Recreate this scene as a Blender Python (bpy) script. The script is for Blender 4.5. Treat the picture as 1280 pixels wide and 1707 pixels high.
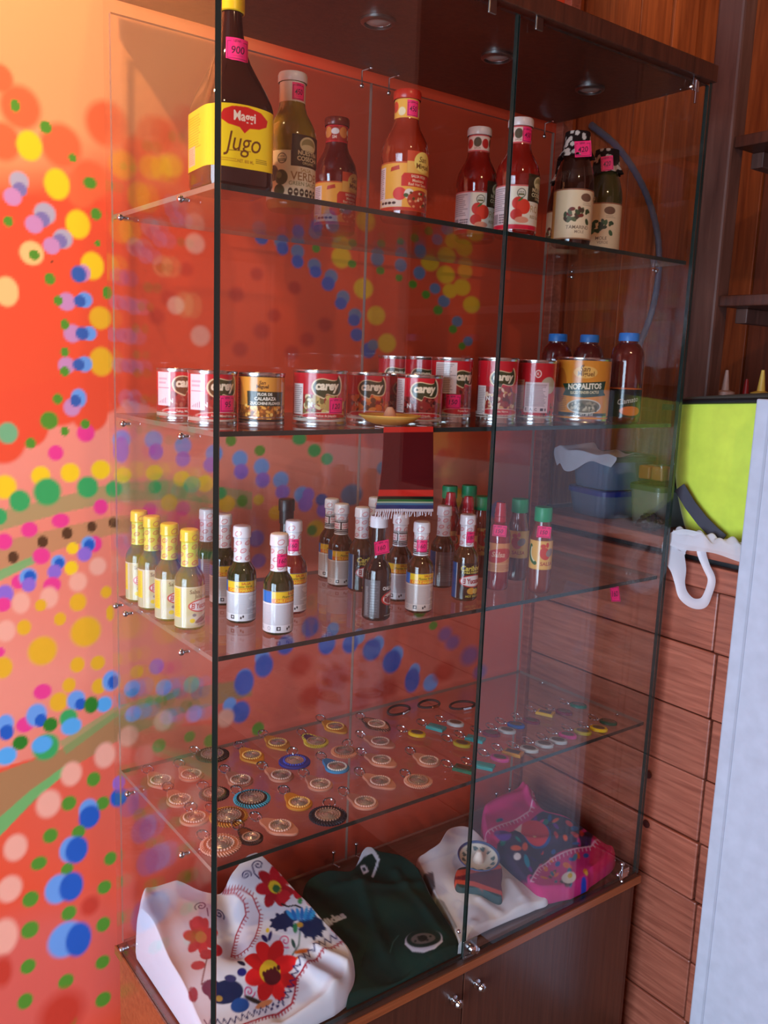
import bpy, bmesh, math, random
import numpy as np
from mathutils import Vector, Matrix
random.seed(7); np.random.seed(7)
sc = bpy.context.scene
COL = sc.collection
for o in list(bpy.data.objects): bpy.data.objects.remove(o)

# ------------------------------------------------------------------ camera (metres; cabinet front-left corner on its deck = origin)
CAM = np.array([-0.5043, -1.0430, 1.0679])
ROT = (math.radians(80.3293), math.radians(-2.1397), math.radians(-36.6050))
FPX = 1454.1
cd = bpy.data.cameras.new('camera'); co = bpy.data.objects.new('camera', cd); COL.objects.link(co)
co.location = CAM; co.rotation_euler = ROT
cd.sensor_fit = 'VERTICAL'; cd.sensor_height = 36.0; cd.lens = FPX / 1707 * 36.0
cd.clip_start = 0.02
sc.camera = co

# ------------------------------------------------------------------ world, daylight, exposure
EXPOSURE = 0.0
DAY_W = 150.0
LAMP_W = 95.0
FILL_W = 36.0
NICHE_FILL_W = 5.0
world = bpy.data.worlds.new('World'); sc.world = world; world.use_nodes = True
bgn = world.node_tree.nodes['Background']
bgn.inputs['Color'].default_value = (0.55, 0.72, 1.0, 1); bgn.inputs['Strength'].default_value = 1.2
sc.view_settings.view_transform = 'Standard'; sc.view_settings.look = 'None'
sc.view_settings.exposure = EXPOSURE; sc.view_settings.gamma = 1.0
sc.view_settings.use_curve_mapping = False
sc.cycles.transparent_max_bounces = 32
sc.cycles.max_bounces = 10
sc.cycles.use_denoising = True
sc.cycles.caustics_reflective = False; sc.cycles.caustics_refractive = False
sc.cycles.sample_clamp_indirect = 6.0

def area_light(name, loc, target, sx, sy, power, col):
    d = bpy.data.lights.new(name, 'AREA'); d.shape = 'RECTANGLE'; d.size = sx; d.size_y = sy
    d.energy = power; d.color = col
    o = bpy.data.objects.new(name, d); COL.objects.link(o); o.location = loc
    o.rotation_euler = (Vector(target) - Vector(loc)).to_track_quat('-Z', 'Y').to_euler()
    return o
# daylight entering by the wide doorway in the left wall
area_light('daylight_doorway', (-2.5, -1.1, 0.6), (0.4, -0.5, 0.3), 1.8, 2.0, DAY_W, (0.60, 0.78, 1.0))

# ------------------------------------------------------------------ camera geometry used to read positions off the photograph onto real planes
def _rot(rx, ry, rz):
    cx, sx, cy, sy, cz, sz = math.cos(rx), math.sin(rx), math.cos(ry), math.sin(ry), math.cos(rz), math.sin(rz)
    X = np.array([[1, 0, 0], [0, cx, -sx], [0, sx, cx]]); Y = np.array([[cy, 0, sy], [0, 1, 0], [-sy, 0, cy]])
    Z = np.array([[cz, -sz, 0], [sz, cz, 0], [0, 0, 1]]); return Z @ Y @ X
RM = _rot(*ROT)
def hit(x, y, ax, v):
    d = RM @ np.array([(x - 640) / FPX, -(y - 853.5) / FPX, -1.0]); return CAM + d * ((v - CAM[ax]) / d[ax])
def hitp(x, y, a, bx, by):                       # plane z = a + bx*X + by*Y
    d = RM @ np.array([(x - 640) / FPX, -(y - 853.5) / FPX, -1.0])
    n = np.array([-bx, -by, 1.0]); t = (a - n @ CAM) / (n @ d); return CAM + d * t
def pxof(P):
    q = (np.asarray(P, float) - CAM) @ RM
    return np.stack([640 + FPX * q[..., 0] / -q[..., 2], 853.5 - FPX * q[..., 1] / -q[..., 2]], -1)
def atY(px, Y, z):
    lo, hi = -1.0, 4.0
    for _ in range(50):
        m = (lo + hi) / 2
        if pxof((m, Y, z))[0] < px: lo = m
        else: hi = m
    return (lo, Y, z)
def facing(loc):                                  # rotation that turns a thing's front towards the viewer's side
    return math.atan2(CAM[0] - loc[0], -(CAM[1] - loc[1]))

# ------------------------------------------------------------------ colours and materials
def s2l(c):
    c = np.asarray(c, float) / 255.0
    return np.where(c <= 0.04045, c / 12.92, ((c + 0.055) / 1.055) ** 2.4)
def lin(c): return tuple(float(v) for v in s2l(c)) + (1.0,)
MATS = {}
def mat(name, c=None, rough=0.5, metal=0.0, spec=0.5, coat=0.0, trans=0.0, alpha=1.0, bump=0.0, bscale=200.0, sheen=0.0, emit=None, estr=0.0):
    if name in MATS: return MATS[name]
    m = bpy.data.materials.new(name); m.use_nodes = True; MATS[name] = m
    nt = m.node_tree; b = nt.nodes['Principled BSDF']
    if c is not None: b.inputs['Base Color'].default_value = lin(c)
    b.inputs['Roughness'].default_value = rough; b.inputs['Metallic'].default_value = metal
    b.inputs['Specular IOR Level'].default_value = spec; b.inputs['Coat Weight'].default_value = coat
    b.inputs['Coat Roughness'].default_value = 0.04
    b.inputs['Transmission Weight'].default_value = trans; b.inputs['Alpha'].default_value = alpha
    b.inputs['Sheen Weight'].default_value = sheen
    if emit is not None:
        b.inputs['Emission Color'].default_value = lin(emit); b.inputs['Emission Strength'].default_value = estr
    if c is not None and rough > 0.25 and metal < 0.5:      # faint wear so nothing is a flat fill
        tc = nt.nodes.new('ShaderNodeTexCoord'); n = nt.nodes.new('ShaderNodeTexNoise'); n.inputs['Scale'].default_value = 35
        nt.links.new(tc.outputs['Object'], n.inputs['Vector'])
        mx = nt.nodes.new('ShaderNodeMix'); mx.data_type = 'RGBA'
        cc = np.asarray(c, float)
        mx.inputs['A'].default_value = lin(np.clip(cc * 0.93, 0, 255)); mx.inputs['B'].default_value = lin(np.clip(cc * 1.05, 0, 255))
        nt.links.new(n.outputs['Fac'], mx.inputs['Factor']); nt.links.new(mx.outputs['Result'], b.inputs['Base Color'])
    if bump:
        tc = nt.nodes.new('ShaderNodeTexCoord'); n = nt.nodes.new('ShaderNodeTexNoise'); n.inputs['Scale'].default_value = bscale
        nt.links.new(tc.outputs['Object'], n.inputs['Vector'])
        bp = nt.nodes.new('ShaderNodeBump'); bp.inputs['Strength'].default_value = bump; bp.inputs['Distance'].default_value = 0.001
        nt.links.new(n.outputs['Fac'], bp.inputs['Height']); nt.links.new(bp.outputs['Normal'], b.inputs['Normal'])
    return m
def printed(name, rough=0.45, spec=0.4, coat=0.0, bump=0.0, bscale=900.0):
    """colour comes from the print painted on the mesh"""
    if name in MATS: return MATS[name]
    m = mat(name, None, rough, 0, spec, coat, bump=bump, bscale=bscale); nt = m.node_tree
    a = nt.nodes.new('ShaderNodeAttribute'); a.attribute_name = 'Col'
    nt.links.new(a.outputs['Color'], nt.nodes['Principled BSDF'].inputs['Base Color'])
    return m
def wood(name, c1, c2, axis='Z', scale=9.0, rough=0.45, stretch=14.0, coat=0.0, knots=False):
    if name in MATS: return MATS[name]
    m = bpy.data.materials.new(name); m.use_nodes = True; MATS[name] = m; nt = m.node_tree; b = nt.nodes['Principled BSDF']
    tc = nt.nodes.new('ShaderNodeTexCoord'); oi = nt.nodes.new('ShaderNodeObjectInfo')
    mp = nt.nodes.new('ShaderNodeMapping'); s = [stretch] * 3; s['XYZ'.index(axis)] = 1.0
    mp.inputs['Scale'].default_value = s
    va = nt.nodes.new('ShaderNodeVectorMath'); va.operation = 'ADD'
    sc_ = nt.nodes.new('ShaderNodeVectorMath'); sc_.operation = 'SCALE'; sc_.inputs['Scale'].default_value = 40.0
    cb = nt.nodes.new('ShaderNodeCombineXYZ')
    for k in ('X', 'Y', 'Z'): nt.links.new(oi.outputs['Random'], cb.inputs[k])
    nt.links.new(cb.outputs[0], sc_.inputs[0])
    nt.links.new(tc.outputs['Object'], va.inputs[0]); nt.links.new(sc_.outputs[0], va.inputs[1])
    nt.links.new(va.outputs[0], mp.inputs['Vector'])
    n1 = nt.nodes.new('ShaderNodeTexNoise'); n1.inputs['Scale'].default_value = scale; n1.inputs['Detail'].default_value = 7; n1.inputs['Distortion'].default_value = 0.6
    nt.links.new(mp.outputs[0], n1.inputs['Vector'])
    n2 = nt.nodes.new('ShaderNodeTexNoise'); n2.inputs['Scale'].default_value = 2.2; n2.inputs['Detail'].default_value = 2
    nt.links.new(tc.outputs['Object'], n2.inputs['Vector'])
    add = nt.nodes.new('ShaderNodeMath'); add.operation = 'MULTIPLY_ADD'; add.inputs[1].default_value = 0.35; 
    nt.links.new(n2.outputs['Fac'], add.inputs[0]); nt.links.new(n1.outputs['Fac'], add.inputs[2])
    ra = nt.nodes.new('ShaderNodeValToRGB'); ra.color_ramp.elements[0].position = 0.42; ra.color_ramp.elements[1].position = 0.92
    ra.color_ramp.elements[0].color = lin(c1); ra.color_ramp.elements[1].color = lin(c2)
    nt.links.new(add.outputs[0], ra.inputs['Fac'])
    hs = nt.nodes.new('ShaderNodeHueSaturation'); mr = nt.nodes.new('ShaderNodeMapRange'); mr.inputs['To Min'].default_value = 0.88; mr.inputs['To Max'].default_value = 1.14
    nt.links.new(oi.outputs['Random'], mr.inputs['Value']); nt.links.new(mr.outputs[0], hs.inputs['Value'])
    nt.links.new(ra.outputs['Color'], hs.inputs['Color'])
    nt.links.new(hs.outputs['Color'], b.inputs['Base Color'])
    b.inputs['Roughness'].default_value = rough; b.inputs['Coat Weight'].default_value = coat; b.inputs['Coat Roughness'].default_value = 0.25
    bp = nt.nodes.new('ShaderNodeBump'); bp.inputs['Strength'].default_value = 0.25; bp.inputs['Distance'].default_value = 0.002
    nt.links.new(n1.outputs['Fac'], bp.inputs['Height']); nt.links.new(bp.outputs['Normal'], b.inputs['Normal'])
    return m
def pane_glass(name, tint=(0.984, 0.992, 0.988), f0=0.042, rough=0.0):
    """thin architectural glass: clear transmission plus angle-dependent mirror reflection"""
    if name in MATS: return MATS[name]
    m = bpy.data.materials.new(name); m.use_nodes = True; MATS[name] = m; nt = m.node_tree; nt.nodes.clear()
    out = nt.nodes.new('ShaderNodeOutputMaterial'); tr = nt.nodes.new('ShaderNodeBsdfTransparent'); gl = nt.nodes.new('ShaderNodeBsdfGlossy')
    tr.inputs['Color'].default_value = (*tint, 1); gl.inputs['Roughness'].default_value = rough
    ge = nt.nodes.new('ShaderNodeNewGeometry'); dp = nt.nodes.new('ShaderNodeVectorMath'); dp.operation = 'DOT_PRODUCT'
    nt.links.new(ge.outputs['Normal'], dp.inputs[0]); nt.links.new(ge.outputs['Incoming'], dp.inputs[1])
    def mth(op, a, b=None):
        n = nt.nodes.new('ShaderNodeMath'); n.operation = op
        for i, v in enumerate((a, b)):
            if v is None: continue
            if isinstance(v, (int, float)): n.inputs[i].default_value = v
            else: nt.links.new(v, n.inputs[i])
        return n.outputs[0]
    c = mth('ABSOLUTE', dp.outputs['Value']); k = mth('POWER', mth('SUBTRACT', 1.0, c), 5.0)
    r = mth('ADD', mth('MULTIPLY', k, 1.0 - f0), f0)
    mx = nt.nodes.new('ShaderNodeMixShader'); nt.links.new(r, mx.inputs[0]); nt.links.new(tr.outputs[0], mx.inputs[1]); nt.links.new(gl.outputs[0], mx.inputs[2])
    nt.links.new(mx.outputs[0], out.inputs['Surface']); return m
GLASS = pane_glass('clear_pane_glass')
SHELFGLASS = pane_glass('shelf_glass', (0.95, 0.975, 0.965), 0.045)
GEDGE = mat('green_glass_edge', (30, 45, 42), 0.2, coat=0.2)
CHROME = mat('chrome', (205, 205, 208), 0.12, 1.0)
STEEL = mat('brushed_steel', (150, 148, 145), 0.3, 1.0)
DARK = mat('black_plastic', (22, 22, 24), 0.4)

# ------------------------------------------------------------------ mesh helpers
def mesh(name, verts, faces, mats, smooth=False, midx=None):
    me = bpy.data.meshes.new(name); me.from_pydata([tuple(map(float, v)) for v in verts], [], faces)
    for m in (mats if isinstance(mats, (list, tuple)) else [mats]): me.materials.append(m)
    if midx is not None: me.polygons.foreach_set('material_index', midx)
    if smooth: me.polygons.foreach_set('use_smooth', [True] * len(me.polygons))
    me.update(); return me
def obj(name, me, parent=None, loc=(0, 0, 0), rot=(0, 0, 0)):
    o = bpy.data.objects.new(name, me); COL.objects.link(o); o.location = loc; o.rotation_euler = rot
    if parent is not None: o.parent = parent
    return o
def tag(o, label=None, cat=None, group=None, kind=None):
    if label: o['label'] = label
    if cat: o['category'] = cat
    if group: o['group'] = group
    if kind: o['kind'] = kind
    return o
def thing(name, label, cat, loc=(0, 0, 0), rz=0.0, group=None):
    o = bpy.data.objects.new(name, None); COL.objects.link(o); o.location = loc; o.rotation_euler = (0, 0, rz); o.empty_display_size = 0.02
    return tag(o, label, cat, group)
class MB:
    def __init__(s): s.v = []; s.f = []; s.m = []; s.sm = []
    def add(s, v, f, mi=0, sm=False):
        k = len(s.v); s.v += [tuple(map(float, p)) for p in v]; s.f += [tuple(i + k for i in q) for q in f]; s.m += [mi] * len(f); s.sm += [sm] * len(f); return s
    def box(s, a, b, mi=0, bev=0.0):
        (x0, y0, z0), (x1, y1, z1) = a, b
        if bev <= 0:
            v = [(x0, y0, z0), (x1, y0, z0), (x1, y1, z0), (x0, y1, z0), (x0, y0, z1), (x1, y0, z1), (x1, y1, z1), (x0, y1, z1)]
            f = [(0, 3, 2, 1), (4, 5, 6, 7), (0, 1, 5, 4), (1, 2, 6, 5), (2, 3, 7, 6), (3, 0, 4, 7)]
            return s.add(v, f, mi)
        bm = bmesh.new(); bmesh.ops.create_cube(bm, size=1.0)
        bmesh.ops.scale(bm, vec=(x1 - x0, y1 - y0, z1 - z0), verts=bm.verts); bmesh.ops.translate(bm, vec=((x0 + x1) / 2, (y0 + y1) / 2, (z0 + z1) / 2), verts=bm.verts)
        bmesh.ops.bevel(bm, geom=list(bm.edges), offset=bev, segments=2, affect='EDGES', profile=0.5)
        bm.verts.index_update(); s.add([v.co[:] for v in bm.verts], [[w.index for w in f.verts] for f in bm.faces], mi); bm.free(); return s
    def tube(s, pts, r, n=8, mi=0, closed=False, cap=True):
        pts = [Vector(p) for p in pts]; N = len(pts); rr = r if isinstance(r, (list, tuple)) else [r] * N
        prev = None; v = []
        for i, p in enumerate(pts):
            a = pts[(i - 1) % N] if (closed or i > 0) else p; b = pts[(i + 1) % N] if (closed or i < N - 1) else p
            t = (b - a).normalized()
            if prev is None: u = t.orthogonal().normalized()
            else:
                u = prev - t * prev.dot(t); u = u.normalized() if u.length > 1e-9 else t.orthogonal().normalized()
            prev = u; w = t.cross(u)
            for k in range(n):
                an = 2 * math.pi * k / n; v.append(p + (u * math.cos(an) + w * math.sin(an)) * rr[i])
        f = []
        for i in range(N if closed else N - 1):
            for k in range(n):
                f.append((i * n + k, i * n + (k + 1) % n, ((i + 1) % N) * n + (k + 1) % n, ((i + 1) % N) * n + k))
        if cap and not closed: f += [tuple(range(n - 1, -1, -1)), tuple((N - 1) * n + k for k in range(n))]
        return s.add(v, f, mi, True)
    def lathe(s, prof, n=32, mi=0, at=(0, 0, 0), sq=0.0, sm=True, cap=True):
        v = []
        for r, z in prof:
            for k in range(n):
                a = 2 * math.pi * k / n; c, d = math.cos(a), math.sin(a)
                q = 1.0 if not sq else 1.0 / (abs(c) ** sq + abs(d) ** sq) ** (1.0 / sq)
                v.append((at[0] + r * q * c, at[1] + r * q * d, at[2] + z))
        f = [(i * n + k, i * n + (k + 1) % n, (i + 1) * n + (k + 1) % n, (i + 1) * n + k) for i in range(len(prof) - 1) for k in range(n)]
        if cap: f += [tuple(range(n - 1, -1, -1)), tuple((len(prof) - 1) * n + k for k in range(n))]
        return s.add(v, f, mi, sm)
    def ball(s, c, r, n=10, mi=0, sc3=(1, 1, 1)):
        v = []; f = []
        R = n // 2
        for i in range(1, R):
            p = math.pi * i / R
            for k in range(n):
                a = 2 * math.pi * k / n; v.append((c[0] + r * sc3[0] * math.sin(p) * math.cos(a), c[1] + r * sc3[1] * math.sin(p) * math.sin(a), c[2] + r * sc3[2] * math.cos(p)))
        for i in range(R - 2):
            for k in range(n): f.append((i * n + k, (i + 1) * n + k, (i + 1) * n + (k + 1) % n, i * n + (k + 1) % n))
        t = len(v); v += [(c[0], c[1], c[2] + r * sc3[2]), (c[0], c[1], c[2] - r * sc3[2])]
        for k in range(n): f += [(t, k, (k + 1) % n), (t + 1, (R - 2) * n + (k + 1) % n, (R - 2) * n + k)]
        return s.add(v, f, mi, True)
    def torus(s, c, R, r, n=28, m=8, mi=0, ax=None, sy=1.0):
        pts = [(R * math.cos(2 * math.pi * i / n), R * sy * math.sin(2 * math.pi * i / n), 0) for i in range(n)]
        M = ax if ax is not None else Matrix.Identity(3)
        return s.tube([M @ Vector(p) + Vector(c) for p in pts], r, m, mi, True)
    def prism(s, pts, z0, z1, mi=0, bev=0.0, sm=False):
        """outline extruded upwards with a softened top edge"""
        n = len(pts); c = np.mean(np.array(pts), 0); rows = [(0, z0), (0, z1 - bev), (bev, z1)] if bev else [(0, z0), (0, z1)]
        v = []
        P = np.array(pts, float); T = np.roll(P, -1, 0) - np.roll(P, 1, 0); N = np.stack([T[:, 1], -T[:, 0]], 1); N /= np.linalg.norm(N, axis=1)[:, None] + 1e-12
        area = 0.5 * np.sum(P[:, 0] * np.roll(P[:, 1], -1) - np.roll(P[:, 0], -1) * P[:, 1])
        if area < 0: P = P[::-1]; N = -N[::-1] * -1; T = np.roll(P, -1, 0) - np.roll(P, 1, 0); N = np.stack([T[:, 1], -T[:, 0]], 1); N /= np.linalg.norm(N, axis=1)[:, None] + 1e-12
        for d, z in rows:
            for p, q in zip(P, N): v.append((p[0] - q[0] * d, p[1] - q[1] * d, z))
        f = [(i * n + k, i * n + (k + 1) % n, (i + 1) * n + (k + 1) % n, (i + 1) * n + k) for i in range(len(rows) - 1) for k in range(n)]
        f += [tuple(range(n - 1, -1, -1)), tuple((len(rows) - 1) * n + k for k in range(n))]
        return s.add(v, f, mi, sm)
    def mesh(s, name, mats):
        me = mesh(name, s.v, s.f, mats, midx=s.m); me.polygons.foreach_set('use_smooth', s.sm)
        if any(s.sm):
            try: me.set_sharp_from_angle(angle=math.radians(38))
            except Exception: pass
        return me
    def build(s, name, mats, parent=None, loc=(0, 0, 0), rot=(0, 0, 0)): return obj(name, s.mesh(name, mats), parent, loc, rot)

# ------------------------------------------------------------------ painter: draws prints and embroidery, then hands the colours to a fine mesh
_TXT = {}
def text_tris(t, bold=0.0):
    key = (t, bold)
    if key in _TXT: return _TXT[key]
    c = bpy.data.curves.new('lettering', 'FONT'); c.body = t; c.offset = bold; c.resolution_u = 3
    o = bpy.data.objects.new('lettering', c); me = bpy.data.meshes.new_from_object(o)
    me.calc_loop_triangles()
    v = np.array([p.co[:2] for p in me.vertices]) if len(me.vertices) else np.zeros((0, 2))
    tr = np.array([q.vertices[:] for q in me.loop_triangles], int) if len(me.loop_triangles) else np.zeros((0, 3), int)
    bpy.data.objects.remove(o); bpy.data.curves.remove(c); bpy.data.meshes.remove(me)
    if len(v):
        mn, mx = v.min(0), v.max(0); v = (v - mn); sz = mx - mn
    else: sz = np.array([1.0, 1.0])
    _TXT[key] = (v, tr, sz); return _TXT[key]
class Canvas:
    """u to the right, v upwards; units are the caller's; k samples per unit"""
    def __init__(s, W, H, k, bg):
        s.W, s.H = W, H; s.nu = max(2, int(round(W * k)) + 1); s.nv = max(2, int(round(H * k)) + 1)
        s.ku = (s.nu - 1) / W; s.kv = (s.nv - 1) / H
        s.c = np.empty((s.nv, s.nu, 3)); s.c[:] = s2l(bg)
    def _win(s, u0, v0, u1, v1):
        i0 = max(0, int(math.floor(u0 * s.ku))); i1 = min(s.nu, int(math.ceil(u1 * s.ku)) + 1)
        j0 = max(0, int(math.floor(v0 * s.kv))); j1 = min(s.nv, int(math.ceil(v1 * s.kv)) + 1)
        if i1 <= i0 or j1 <= j0: return None
        U, V = np.meshgrid(np.arange(i0, i1) / s.ku, np.arange(j0, j1) / s.kv); return i0, i1, j0, j1, U, V
    def _mix(s, w, a, col):
        i0, i1, j0, j1 = w[:4]; a = np.clip(a, 0, 1)[..., None]
        s.c[j0:j1, i0:i1] = s.c[j0:j1, i0:i1] * (1 - a) + s2l(col) * a
    def rect(s, u0, v0, u1, v1, col, al=1.0):
        w = s._win(u0, v0, u1, v1)
        if w is None: return s
        px = 1 / s.ku; py = 1 / s.kv
        a = np.clip((w[4] - u0) / px + .5, 0, 1) * np.clip((u1 - w[4]) / px + .5, 0, 1) * np.clip((w[5] - v0) / py + .5, 0, 1) * np.clip((v1 - w[5]) / py + .5, 0, 1)
        s._mix(w, a * al, col); return s
    def ell(s, cu, cv, ru, rv, col, rot=0.0, soft=None, al=1.0):
        R = max(ru, rv) * 1.35; w = s._win(cu - R, cv - R, cu + R, cv + R)
        if w is None: return s
        x = w[4] - cu; y = w[5] - cv; c, d = math.cos(rot), math.sin(rot); X = x * c + y * d; Y = -x * d + y * c
        q = np.sqrt((X / ru) ** 2 + (Y / rv) ** 2); sf = soft if soft is not None else 1.2 / (s.ku * min(ru, rv))
        s._mix(w, (1 + sf / 2 - q) / sf * al, col); return s
    def poly(s, pts, col, al=1.0):
        P = np.array(pts, float); w = s._win(P[:, 0].min(), P[:, 1].min(), P[:, 0].max(), P[:, 1].max())
        if w is None: return s
        U, V = w[4], w[5]; acc = np.zeros(U.shape)
        for du in (-.25, .25):
            for dv in (-.25, .25):
                x = U + du / s.ku; y = V + dv / s.kv; ins = np.zeros(U.shape, bool)
                for (ax, ay), (bx, by) in zip(P, np.roll(P, -1, 0)):
                    cnd = (ay > y) != (by > y)
                    if ay != by: ins ^= cnd & (x < (bx - ax) * (y - ay) / (by - ay) + ax)
                acc += ins * .25
        s._mix(w, acc * al, col); return s
    def line(s, pts, wd, col, al=1.0):
        P = np.array(pts, float); h = wd / 2
        w = s._win(P[:, 0].min() - wd, P[:, 1].min() - wd, P[:, 0].max() + wd, P[:, 1].max() + wd)
        if w is None: return s
        U, V = w[4], w[5]; D = np.full(U.shape, 1e9)
        for a, b in zip(P[:-1], P[1:]):
            d = b - a; L = d @ d + 1e-12; t = np.clip(((U - a[0]) * d[0] + (V - a[1]) * d[1]) / L, 0, 1)
            D = np.minimum(D, np.hypot(U - a[0] - t * d[0], V - a[1] - t * d[1]))
        s._mix(w, ((h - D) * s.ku + .5) * al, col); return s
    def text(s, t, cu, cv, h, col, wmax=None, bold=0.02, slant=0.0, rot=0.0, al=1.0):
        v, tr, sz = text_tris(t, bold)
        if not len(tr): return s
        sy = h / sz[1]; sx = sy if wmax is None else min(sy, wmax / sz[0]) if wmax > 0 else -wmax / sz[0]
        q = np.stack([(v[:, 0] - sz[0] / 2) * sx + (v[:, 1] - sz[1] / 2) * sy * slant, (v[:, 1] - sz[1] / 2) * sy], 1)
        c, d = math.cos(rot), math.sin(rot); q = np.stack([q[:, 0] * c - q[:, 1] * d + cu, q[:, 0] * d + q[:, 1] * c + cv], 1)
        mn, mx = q.min(0), q.max(0); w = s._win(mn[0], mn[1], mx[0], mx[1])
        if w is None: return s
        i0, i1, j0, j1, U, V = w; S = 3; acc = np.zeros(((j1 - j0) * S, (i1 - i0) * S))
        for T in tr:
            a, b, e = q[T[0]], q[T[1]], q[T[2]]
            A = [((p[0] * s.ku - i0 + .5) * S - .5, (p[1] * s.kv - j0 + .5) * S - .5) for p in (a, b, e)]
            x0 = max(0, int(math.floor(min(p[0] for p in A)))); x1 = min(acc.shape[1], int(math.ceil(max(p[0] for p in A))) + 1)
            y0 = max(0, int(math.floor(min(p[1] for p in A)))); y1 = min(acc.shape[0], int(math.ceil(max(p[1] for p in A))) + 1)
            if x1 <= x0 or y1 <= y0: continue
            X, Y = np.meshgrid(np.arange(x0, x1), np.arange(y0, y1))
            (ax, ay), (bx, by), (ex, ey) = A; den = (by - ey) * (ax - ex) + (ex - bx) * (ay - ey)
            if abs(den) < 1e-9: continue
            l1 = ((by - ey) * (X - ex) + (ex - bx) * (Y - ey)) / den; l2 = ((ey - ay) * (X - ex) + (ax - ex) * (Y - ey)) / den
            acc[y0:y1, x0:x1] = np.maximum(acc[y0:y1, x0:x1], (l1 >= -.02) & (l2 >= -.02) & (l1 + l2 <= 1.02))
        acc = acc.reshape(j1 - j0, S, i1 - i0, S).mean((1, 3)); s._mix(w, acc * al, col); return s
    def lines_of_print(s, u0, v0, u1, v1, n, col, al=0.7):
        rng = np.random.RandomState(int((u0 + v0 * 7 + u1 * 13) * 100) % 9999)
        for i in range(n):
            y = v1 - (i + .5) * (v1 - v0) / n; e = u0 + (u1 - u0) * rng.uniform(.72, 1.0)
            s.rect(u0, y - (v1 - v0) / n * .24, e, y + (v1 - v0) / n * .24, col, al)
        return s
    def mesh(s, name, pos, m, smooth=True):
        u = np.linspace(0, s.W, s.nu); v = np.linspace(0, s.H, s.nv); U, V = np.meshgrid(u, v)
        return colour_grid(name, pos(U, V), s.c, m, smooth)
def colour_grid(name, P, colr, m, smooth=True):
    nv, nu = P.shape[:2]; n = nu * nv; me = bpy.data.meshes.new(name)
    idx = np.arange(n).reshape(nv, nu); q = np.stack([idx[:-1, :-1], idx[:-1, 1:], idx[1:, 1:], idx[1:, :-1]], -1).reshape(-1, 4)
    me.vertices.add(n); me.vertices.foreach_set('co', np.ascontiguousarray(P, np.float32).ravel())
    me.loops.add(q.size); me.loops.foreach_set('vertex_index', q.ravel().astype(np.int32))
    me.polygons.add(len(q)); me.polygons.foreach_set('loop_start', np.arange(0, q.size, 4, dtype=np.int32))
    me.update(calc_edges=True)
    at = me.attributes.new('Col', 'FLOAT_COLOR', 'POINT'); c4 = np.ones((n, 4), np.float32); c4[:, :3] = colr.reshape(-1, 3); at.data.foreach_set('color', c4.ravel())
    me.materials.append(m)
    if smooth: me.polygons.foreach_set('use_smooth', np.ones(len(q), bool))
    me.validate(); return me
def wrap(cv, r, z0, a0=0.0, unit=0.01):
    """positions of a label wrapped on a cylinder; its middle faces -Y turned by a0"""
    def pos(U, V):
        a = (U - cv.W / 2) * unit / r + a0; return np.stack([r * np.sin(a), -r * np.cos(a), z0 + V * unit], -1)
    return pos
def cyl_label(name, cv, r, z0, m, a0=0.0): return cv.mesh(name, wrap(cv, r, z0, a0), m)
PAPER = printed('printed_paper', 0.42, 0.4, 0.15)
GLOSSP = printed('printed_glossy', 0.22, 0.5, 0.35)
CLOTHP = printed('printed_cloth', 0.9, 0.15, 0.0, 0.35, 1500.0)
# ================================================================== THE ROOM
FZ = -0.42; CZ = 2.35; YW = 0.415; XW = 1.05
WD = 1.0; DP = 0.385; ZS = [1.284, 0.971, 0.660, 0.343]; ZT = 1.604
MURAL = printed('mural_paint', 0.62, 0.3, 0.0, 0.25, 60.0)
WALLB = wood('brown_wall_boards', (92, 44, 26), (132, 66, 40), 'Z', 6, 0.6)
PINE = wood('reddish_pine', (132, 66, 48), (182, 104, 80), 'Y', 7, 0.42, 16, 0.2)
NICHE = wood('orange_stained_boards', (128, 60, 30), (186, 100, 52), 'Z', 6, 0.5, 14)
DKWOOD = wood('dark_brown_wood', (58, 28, 18), (88, 44, 28), 'Z', 7, 0.45, 14, 0.15)
POSTW = wood('worn_brown_post', (84, 52, 44), (124, 84, 72), 'Z', 5, 0.5, 10)
VENEER = wood('brown_veneer', (70, 38, 28), (92, 52, 38), 'Z', 5, 0.34, 22, 0.35)
VENLIP = wood('orange_brown_edging', (128, 66, 36), (160, 88, 50), 'X', 5, 0.35, 20, 0.3)
DECKW = wood('brown_veneer_deck', (88, 54, 42), (112, 72, 56), 'X', 5, 0.28, 20, 0.4)
FLOORM = wood('brown_floor_boards', (84, 56, 42), (122, 86, 64), 'Y', 5, 0.5, 12)

def struct(name, mb, mats, parent=None, label=None):
    o = mb.build(name, mats, parent)
    if parent is None: tag(o, label, None, None, 'structure')
    return o
struct('floor', MB().box((-2.7, -3.2, FZ - 0.1), (2.0, 0.6, FZ)), FLOORM, None, 'brown floor boards under the glass cabinet')
struct('ceiling', MB().box((-2.7, -3.2, CZ), (2.0, 0.6, CZ + 0.1)), WALLB, None, 'brown wooden ceiling above the cabinet')
b = MB(); b.box((-2.72, -3.2, FZ), (-2.6, -2.1, CZ)); b.box((-2.72, -0.15, FZ), (-2.6, 0.6, CZ)); b.box((-2.72, -2.1, 1.75), (-2.6, -0.15, CZ))
struct('wall_left', b, mat('terracotta_plaster', (196, 98, 70), 0.8, bump=0.2), None, 'terracotta wall with the open doorway')
b = MB(); b.box((-2.6, -3.22, FZ), (2.0, -3.1, CZ))
struct('wall_front', b, mat('brown_plaster', (214, 166, 150), 0.8, bump=0.2), None, 'brown wall behind the photographer')
struct('wall_side', MB().box((XW, -3.1, FZ), (1.85, -0.95, CZ)), mat('pinkish_brown_plaster', (178, 112, 92), 0.8, bump=0.2), None, 'brown boarded wall beside the counter opening')

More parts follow.
